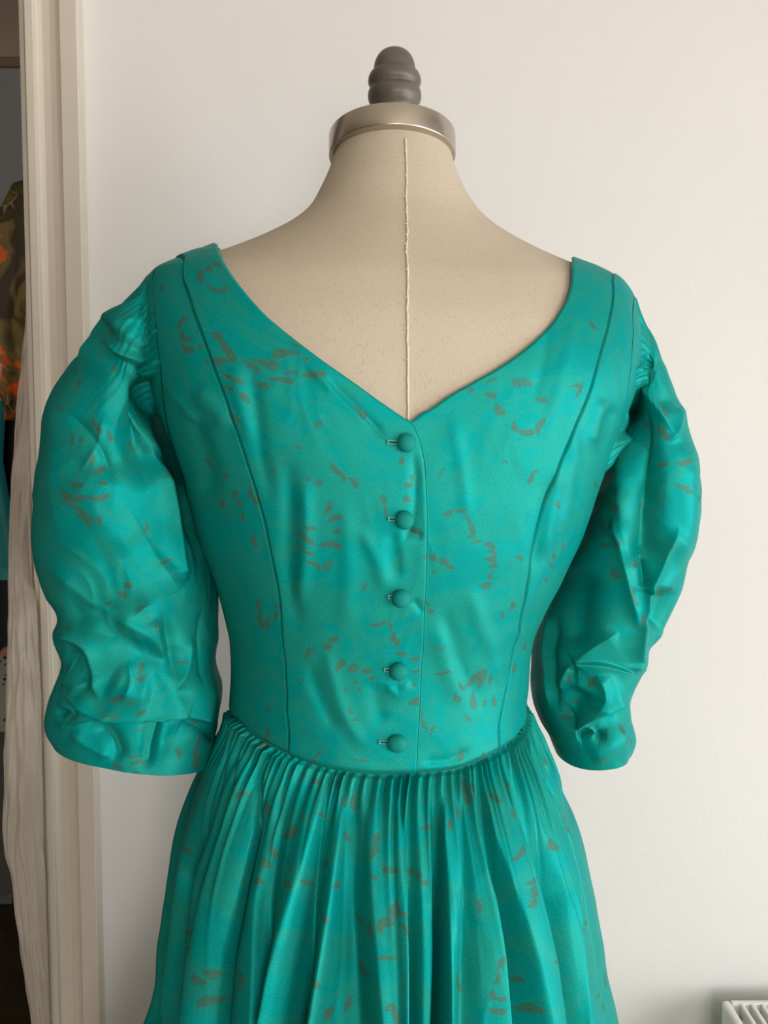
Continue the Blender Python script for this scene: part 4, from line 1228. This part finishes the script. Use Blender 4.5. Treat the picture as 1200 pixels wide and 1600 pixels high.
FOLD_R = [
    ('g', -13, 27, [(1004, 620), (1004, 700), (1006, 800), (1010, 890)], (0.25, 0.15)),
    ('r', 6, 22, [(1066, 660), (1074, 740), (1066, 840), (1050, 900)]),
    ('r', 7, 15, [(978, 620), (976, 720), (972, 800), (985, 880)], (0.2, 0.25)),
    ('c', 7, 11, [(993, 566), (1005, 598), (1024, 637), (1056, 684)], (0.1, 0.35)),
    ('r', -7, 13, [(1010, 545), (1028, 590), (1046, 650)]),
    ('c', 4, 10, [(1062, 630), (1058, 668), (1044, 694)]),
    ('s', 9, 18, [(930, 738), (950, 702), (974, 672)], (0.35, 0.1)),
    ('g', -10, 15, [(962, 640), (946, 682), (928, 730)]),
    ('g', -11, 34, [(905, 880), (898, 950), (902, 1020)]),
    ('c', 6, 14, [(958, 800), (972, 865), (985, 930), (998, 985)], (0.2, 0.2)),
    ('c', 7, 10, [(1058, 816), (1040, 864), (1024, 900), (1012, 926)], (0.35, 0.03)),
    ('c', 7, 11, [(1013, 914), (1009, 958), (1001, 998), (989, 1054)], (0.08, 0.08)),
    ('g', -9, 16, [(1040, 915), (1030, 960), (1014, 985)]),
    ('r', -6, 8, [(1002, 868), (1005, 896), (1009, 922)]),
    ('c', 6, 12, [(968, 986), (932, 1008), (898, 1038)], (0.25, 0.08)),
    ('s', 6, 20, [(898, 1036), (941, 1038), (994, 1056)], (0.08, 0.25)),
    ('c', 5, 9, [(894, 1036), (882, 1060), (874, 1085)]),
    ('g', -11, 26, [(912, 1072), (896, 1110), (884, 1140)]),
    ('c', 6, 12, [(930, 1050), (942, 1082), (928, 1118)]),
    ('s', 7, 18, [(986, 1084), (944, 1111), (898, 1143)], (0.25, 0.1)),
    ('r', -7, 8, [(900, 1150), (925, 1143), (948, 1154)], (0.1, 0.2)),
    ('c', 6, 7, [(900, 1138), (918, 1137), (936, 1150)], (0.1, 0.2)),
    ('g', 4, 16, [(920, 1186), (950, 1168), (984, 1138)]),
    ('r', -5, 10, [(864, 950), (862, 1030), (866, 1120)]), ('c', 4, 6, [(856, 945), (852, 1020), (856, 1115)]),
]
sleeve('sleeve', 1, ARM_R, tip_r, RING_R, FOLD_R, seed=9, strokes=STROKES)

# ================================================================== THE ROOM BEYOND THE DOORWAY
def mat_kimono():
    m, nt, b = nodemat('brown_orange_print')
    tc = N(nt, 'ShaderNodeTexCoord')
    n1 = N(nt, 'ShaderNodeTexNoise'); n1.inputs['Scale'].default_value = 13; n1.inputs['Detail'].default_value = 2; n1.inputs['Distortion'].default_value = 1.0
    r1 = N(nt, 'ShaderNodeValToRGB')
    e = r1.color_ramp.elements
    e[0].position = 0.42; e[0].color = (0.040, 0.025, 0.008, 1)
    e[1].position = 0.565; e[1].color = (0.60, 0.11, 0.012, 1)
    x = e.new(0.50); x.color = (0.16, 0.115, 0.035, 1)
    x = e.new(0.54); x.color = (0.15, 0.10, 0.03, 1)
    v = N(nt, 'ShaderNodeTexVoronoi', feature='DISTANCE_TO_EDGE'); v.inputs['Scale'].default_value = 42
    r2 = N(nt, 'ShaderNodeValToRGB')
    r2.color_ramp.elements[0].position = 0.02; r2.color_ramp.elements[0].color = (0.33, 0.29, 0.16, 1)
    r2.color_ramp.elements[1].position = 0.07; r2.color_ramp.elements[1].color = (0, 0, 0, 1)
    n2 = N(nt, 'ShaderNodeTexNoise'); n2.inputs['Scale'].default_value = 9
    r3 = N(nt, 'ShaderNodeValToRGB'); r3.color_ramp.elements[0].position = 0.5; r3.color_ramp.elements[1].position = 0.58
    mu = N(nt, 'ShaderNodeMixRGB', blend_type='MULTIPLY'); mu.inputs['Fac'].default_value = 1
    ad = N(nt, 'ShaderNodeMixRGB', blend_type='ADD'); ad.inputs['Fac'].default_value = 0.8
    for t in (n1, v, n2): nt.links.new(tc.outputs['Object'], t.inputs['Vector'])
    nt.links.new(n1.outputs['Fac'], r1.inputs['Fac']); nt.links.new(v.outputs['Distance'], r2.inputs['Fac'])
    nt.links.new(n2.outputs['Fac'], r3.inputs['Fac'])
    nt.links.new(r2.outputs['Color'], mu.inputs['Color1']); nt.links.new(r3.outputs['Color'], mu.inputs['Color2'])
    nt.links.new(r1.outputs['Color'], ad.inputs['Color1']); nt.links.new(mu.outputs['Color'], ad.inputs['Color2'])
    nt.links.new(ad.outputs['Color'], b.inputs['Base Color'])
    b.inputs['Roughness'].default_value = 0.7
    return m

def mat_spots(name, base, spot, scale, size, rough=0.8):
    m, nt, b = nodemat(name)
    tc = N(nt, 'ShaderNodeTexCoord')
    v = N(nt, 'ShaderNodeTexVoronoi'); v.inputs['Scale'].default_value = scale; v.inputs['Randomness'].default_value = 0.7
    r = N(nt, 'ShaderNodeValToRGB')
    r.color_ramp.elements[0].position = size; r.color_ramp.elements[0].color = (*spot, 1)
    r.color_ramp.elements[1].position = size + 0.04; r.color_ramp.elements[1].color = (*base, 1)
    nt.links.new(tc.outputs['Object'], v.inputs['Vector']); nt.links.new(v.outputs['Distance'], r.inputs['Fac'])
    nt.links.new(r.outputs['Color'], b.inputs['Base Color'])
    b.inputs['Roughness'].default_value = rough
    return m

M_KIM = mat_kimono()
M_DTEAL = plain('dark_teal_fabric', (0.006, 0.20, 0.20), 0.6, bump=0.1, bscale=300)
M_BLKFL = mat_spots('black_floral_fabric', (0.012, 0.012, 0.014), (0.45, 0.16, 0.15), 14, 0.28)
M_CREAM = mat_spots('cream_dotted_fabric', (0.36, 0.31, 0.25), (0.015, 0.012, 0.01), 60, 0.22)
M_TAUPE = plain('taupe_fabric', (0.11, 0.095, 0.08), 0.85, bump=0.1)
M_WOODH = plain('hanger_wood', (0.32, 0.19, 0.09), 0.5)

def flat_tube(name, rows, mat, parent=None, ripple=0.0, nf=9, seed=0, nu=72, per=6):
    """a limp hanging cloth tube. rows: (z, x_left, x_right, y_centre, half_thickness)"""
    R = np.array(rows, float)
    R = R[np.argsort(-R[:, 0])]
    s = np.arange(len(R)); q = np.linspace(0, len(R) - 1, (len(R) - 1) * per + 1)
    C = np.stack([np.interp(q, s, R[:, k]) for k in range(5)], -1)
    u = np.linspace(0, 2 * math.pi, nu, endpoint=False)
    g = np.random.default_rng(seed); ph = g.uniform(0, 6.28, 4)
    rel = np.linspace(0, 1, len(q))[:, None]
    wob = ripple * sstep(0.1, 0.7, rel) * (np.sin(nf * u + ph[0] + 0.8 * rel) + 0.6 * np.sin((nf * 1.7 // 1) * u + ph[1]))
    xc = (C[:, 1:2] + C[:, 2:3]) / 2; xa = (C[:, 2:3] - C[:, 1:2]) / 2
    X = xc + xa * np.cos(u); Y = C[:, 3:4] + (C[:, 4:5] + wob) * np.sin(u)
    Z = np.repeat(C[:, 0:1], nu, 1)
    G = np.stack([X, Y, Z], -1)
    return grid_obj(name, G, mat, parent, closed=True)

def hanger(x, y, z, mat=M_WOODH, w=0.19, parent=None):
    sh = [(x - w, y, z - 0.075), (x - w * 0.5, y, z - 0.035), (x, y, z - 0.012), (x + w * 0.5, y, z - 0.035), (x + w, y, z - 0.075)]
    a = tube('hanger_arm', smooth3(sh, 24), 0.007, mat, parent)
    hk = [(x, y, z - 0.015), (x, y, z + 0.015)] + [(x + 0.013 * math.sin(t), y, z + 0.030 - 0.013 * math.cos(t)) for t in np.linspace(0.3, 4.6, 12)]
    b = tube('hook', hk, 0.0016, M_STEEL, parent)
    return a, b

def smooth3(pts, n):
    pts = np.array(pts, float); s = np.arange(len(pts)); q = np.linspace(0, len(pts) - 1, n)
    return np.stack([pchip(s, pts[:, k], q) for k in range(3)], -1)

# --- rail standing to the right of the doorway (out of sight behind the wall), blouse hung on its near end
RX_ = -0.45; RZ = 1.655
rail = empty('garment_rail', (RX_, 1.1, 0)); tag(rail, 'steel garment rail carrying the brown and orange patterned blouse', 'garment rail')
for nm, pts, r in (('top_bar', [(RX_, 0.62, RZ), (RX_, 1.5, RZ)], 0.011), ('post', [(RX_, 0.62, 0.03), (RX_, 0.62, RZ)], 0.011), ('post', [(RX_, 1.5, 0.03), (RX_, 1.5, RZ)], 0.011),
                   ('foot', [(RX_ - 0.16, 0.62, 0.013), (RX_ + 0.2, 0.62, 0.013)], 0.012), ('foot', [(RX_ - 0.16, 1.5, 0.013), (RX_ + 0.2, 1.5, 0.013)], 0.012)):
    tube(nm, pts, r, M_STEEL, rail, n=12)
YK = 0.75
def pz(py, Y): return P(0, py, Y)[2]
def pxx(px, Y, py=600): return P(px, py, Y)[0]
kim = empty('patterned_blouse', (RX_, YK, 0.9)); tag(kim, 'brown blouse with orange floral print and pale lines hanging in the dark doorway', 'blouse')
rows = []
for py, l, r in ((250, 95, 150), (275, 62, 160), (298, 36, 165), (318, 14, 165), (332, 0, 160), (365, -34, 140), (400, -58, 110), (440, -70, 78), (470, -75, 52), (520, -72, 38), (560, -66, 34), (590, -45, 31), (605, -18, 29.5), (616, 3, 28.5), (630, 11, 27.5), (645, 14.5, 25), (657, 16.5, 19)):
    rows.append((pz(py, YK), pxx(l, YK), pxx(r, YK), YK, 0.030))
flat_tube('sleeve', rows, M_KIM, kim, ripple=0.007, nf=5, seed=3)
x0 = RX_
flat_tube('body', [(1.63, x0 - 0.05, x0 + 0.05, YK, 0.02), (1.615, x0 - 0.10, x0 + 0.10, YK, 0.03), (1.56, x0 - 0.13, x0 + 0.17, YK, 0.04), (1.45, x0 - 0.12, x0 + 0.2, YK, 0.045), (1.2, x0 - 0.09, x0 + 0.2, YK, 0.045), (1.05, x0 - 0.09, x0 + 0.2, YK, 0.045)], M_KIM, kim, ripple=0.008, seed=5)
hanger(x0, YK, 1.625, parent=kim, w=0.16)

# --- low wall rail with more clothes behind the blouse
HR_X, HR_Z = -0.97, 1.50
lr = empty('clothes_rail', (HR_X, 1.7, HR_Z)); tag(lr, 'low clothes rail fixed to the far wall behind the patterned blouse', 'clothes rail')
tube('bar', [(HR_X, 1.24, HR_Z), (HR_X, HB - 0.001, HR_Z)], 0.011, M_STEEL, lr, n=12)
lathe('wall_flange', [(0.0001, 0), (0.03, 0), (0.03, 0.006), (0.0001, 0.006)], M_STEEL, lr, (HR_X, HB - 0.0065, HR_Z), [[1, 0, 0], [0, 0, 1], [0, -1, 0]], n=24)
def garment(name, label, cat, xc, Y, top_w, hem_py, hem_w, mat, seed, thick=0.035, waist=None):
    zh = pz(hem_py, Y)
    zt = HR_Z - 0.06
    r = empty(name, (xc, Y, zh)); tag(r, label, cat)
    rows = [(zt, xc - 0.045, xc + 0.045, Y, 0.015), (zt - 0.03, xc - top_w * 0.6, xc + top_w * 0.6, Y, 0.022), (zt - 0.075, xc - top_w, xc + top_w, Y, thick),
            (zt - 0.25, xc - (waist or top_w * 0.92), xc + (waist or top_w * 0.92), Y, thick), (zh, xc - hem_w, xc + hem_w, Y, thick * 1.2)]
    flat_tube('body', rows, mat, r, ripple=0.007, nf=8, seed=seed, per=10)
    hanger(xc, Y, HR_Z - 0.02, parent=r, w=top_w * 0.9)
    return r
gt = garment('teal_top', 'plain dark teal garment hanging below the patterned blouse', 'garment', HR_X, 1.34, 0.19, 903, 0.21, M_DTEAL, 1)
zb_ = pz(886, 1.34)
flat_tube('hem_band', [(zb_, HR_X - 0.203, HR_X + 0.203, 1.34, 0.044), (pz(904, 1.34), HR_X - 0.204, HR_X + 0.204, 1.34, 0.045)], plain('teal_hem_fabric', (0.02, 0.27, 0.25), 0.7), gt, ripple=0.007, nf=8, seed=1)
garment('black_floral_dress', 'black garment with pink flowers hanging under the dark teal one', 'garment', HR_X, 1.50, 0.18, 1018, 0.24, M_BLKFL, 2)
garment('cream_dotted_dress', 'cream garment with black dots showing below the black floral one', 'garment', HR_X, 1.66, 0.18, 1135, 0.27, M_CREAM, 4)
garment('taupe_coat', 'long dark taupe coat hanging lowest on the clothes rail', 'coat', HR_X, 1.82, 0.19, 1388, 0.30, M_TAUPE, 6)
# storage box on the floor
bxY = 1.82
bz = pz(1397, bxY)
xb1 = pxx(26, bxY, 1410)
sb_ = empty('storage_box', (xb1 - 0.2, bxY, 0)); tag(sb_, 'grey plastic storage box on the dark floor beneath the coats', 'box')
M_BOX = plain('grey_plastic', (0.16, 0.155, 0.145), 0.35)
MB().box(xb1 - 0.42, xb1 - 0.012, bxY, bxY + 0.24, 0.0, max(bz - 0.012, 0.03)).build('body', M_BOX, sb_, bevel=0.006)
MB().box(xb1 - 0.43, xb1, bxY - 0.008, bxY + 0.25, max(bz - 0.012, 0.03), max(bz, 0.045)).build('lid', M_BOX, sb_, bevel=0.004)

# --- clear plastic garment cover hanging in the doorway, its lower part spilling past the architrave
def mat_poly():
    m, nt, b = nodemat('crumpled_clear_polythene')
    tc = N(nt, 'ShaderNodeTexCoord')
    mp = N(nt, 'ShaderNodeMapping'); mp.inputs['Scale'].default_value = (26, 26, 11)
    n1 = N(nt, 'ShaderNodeTexNoise'); n1.inputs['Scale'].default_value = 1.0; n1.inputs['Detail'].default_value = 2
    r = N(nt, 'ShaderNodeValToRGB')
    r.color_ramp.elements[0].position = 0.35; r.color_ramp.elements[0].color = (0.50, 0.50, 0.50, 1)
    r.color_ramp.elements[1].position = 0.70; r.color_ramp.elements[1].color = (0.66, 0.66, 0.66, 1)
    bp = N(nt, 'ShaderNodeBump'); bp.inputs['Strength'].default_value = 0.22; bp.inputs['Distance'].default_value = 0.004
    nt.links.new(tc.outputs['Object'], mp.inputs['Vector']); nt.links.new(mp.outputs['Vector'], n1.inputs['Vector'])
    nt.links.new(n1.outputs['Fac'], r.inputs['Fac']); nt.links.new(r.outputs['Color'], b.inputs['Alpha'])
    nt.links.new(n1.outputs['Fac'], bp.inputs['Height']); nt.links.new(bp.outputs['Normal'], b.inputs['Normal'])
    b.inputs['Base Color'].default_value = (0.68, 0.60, 0.52, 1)
    b.inputs['Roughness'].default_value = 0.35
    return m
M_POLY = mat_poly()
bag = empty('plastic_garment_cover', (pxx(40, YB, 1000), YB, 0.1)); tag(bag, 'crumpled clear plastic garment cover hanging in the doorway against the architrave', 'garment cover')
BAG = [(300, 44, 60, .17, .010), (400, 44, 62, .16, .012), (480, 43, 64, .15, .014), (540, 37.5, 66, .14, .016), (580, 33.5, 66, .13, .018), (640, 28, 66, .12, .018), (700, 23.5, 64, .10, .018), (760, 19, 56, .07, .018), (820, 15, 52, .04, .016), (900, 13.5, 52, .0, .016), (960, 13, 57, -.042, .012),
       (1000, 12, 59, -.050, .013), (1080, 10, 62, -.052, .014), (1180, 7.5, 65, -.052, .015), (1290, 5, 67, -.052, .015), (1330, 8, 68, -.052, .015), (1370, 18, 69, -.052, .015), (1430, 25, 71, -.052, .015), (1500, 35, 74, -.052, .014), (1600, 50, 77, -.050, .012), (1680, 60, 80, -.050, .010)]
rows = []
for py, l, r, dy, tk in BAG:
    Y = YB + dy
    rows.append((P(0, py, Y)[2], P(l, py, Y)[0], P(r, py, Y)[0], Y, tk))
R = np.array(rows); R = R[np.argsort(-R[:, 0])]
nu_, per_ = 90, 14
s_ = np.arange(len(R)); q_ = np.linspace(0, len(R) - 1, (len(R) - 1) * per_ + 1)
C = np.stack([pchip(s_, R[:, k], q_) for k in range(5)], -1)
u_ = np.linspace(0, 2 * math.pi, nu_, endpoint=False)
xc = (C[:, 1:2] + C[:, 2:3]) / 2; xa = (C[:, 2:3] - C[:, 1:2]) / 2
cr_ = 0.35 * pnoise(np.cos(u_)[None] * 3.0 + 7 + 0 * q_[:, None], C[:, 0:1] * 22 + np.sin(u_)[None], 5) + 0.5 * (0.3 - np.abs(pnoise(np.cos(u_)[None] * 2.2 + 0 * q_[:, None], C[:, 0:1] * 9 + 2 * np.sin(u_)[None], 8)))
G = np.stack([xc + xa * np.cos(u_) * (1 + 0.03 * pnoise(C[:, 0:1] * 30 + 0 * u_[None], np.cos(u_)[None] + 0 * q_[:, None], 2)), C[:, 3:4] + C[:, 4:5] * (1 + 0.0 * u_[None]) * np.sin(u_) + 0.010 * cr_, np.repeat(C[:, :1], nu_, 1)], -1)
grid_obj('cover_film', G, M_POLY, bag, closed=True)
hx_ = float(xc[0, 0])
tube('hook', [(hx_, C[0, 3], C[0, 0] - 0.02), (hx_, C[0, 3], C[0, 0] + 0.05), (hx_ + 0.012, C[0, 3], C[0, 0] + 0.065), (hx_ + 0.024, C[0, 3], C[0, 0] + 0.05)], 0.0016, M_STEEL, bag)
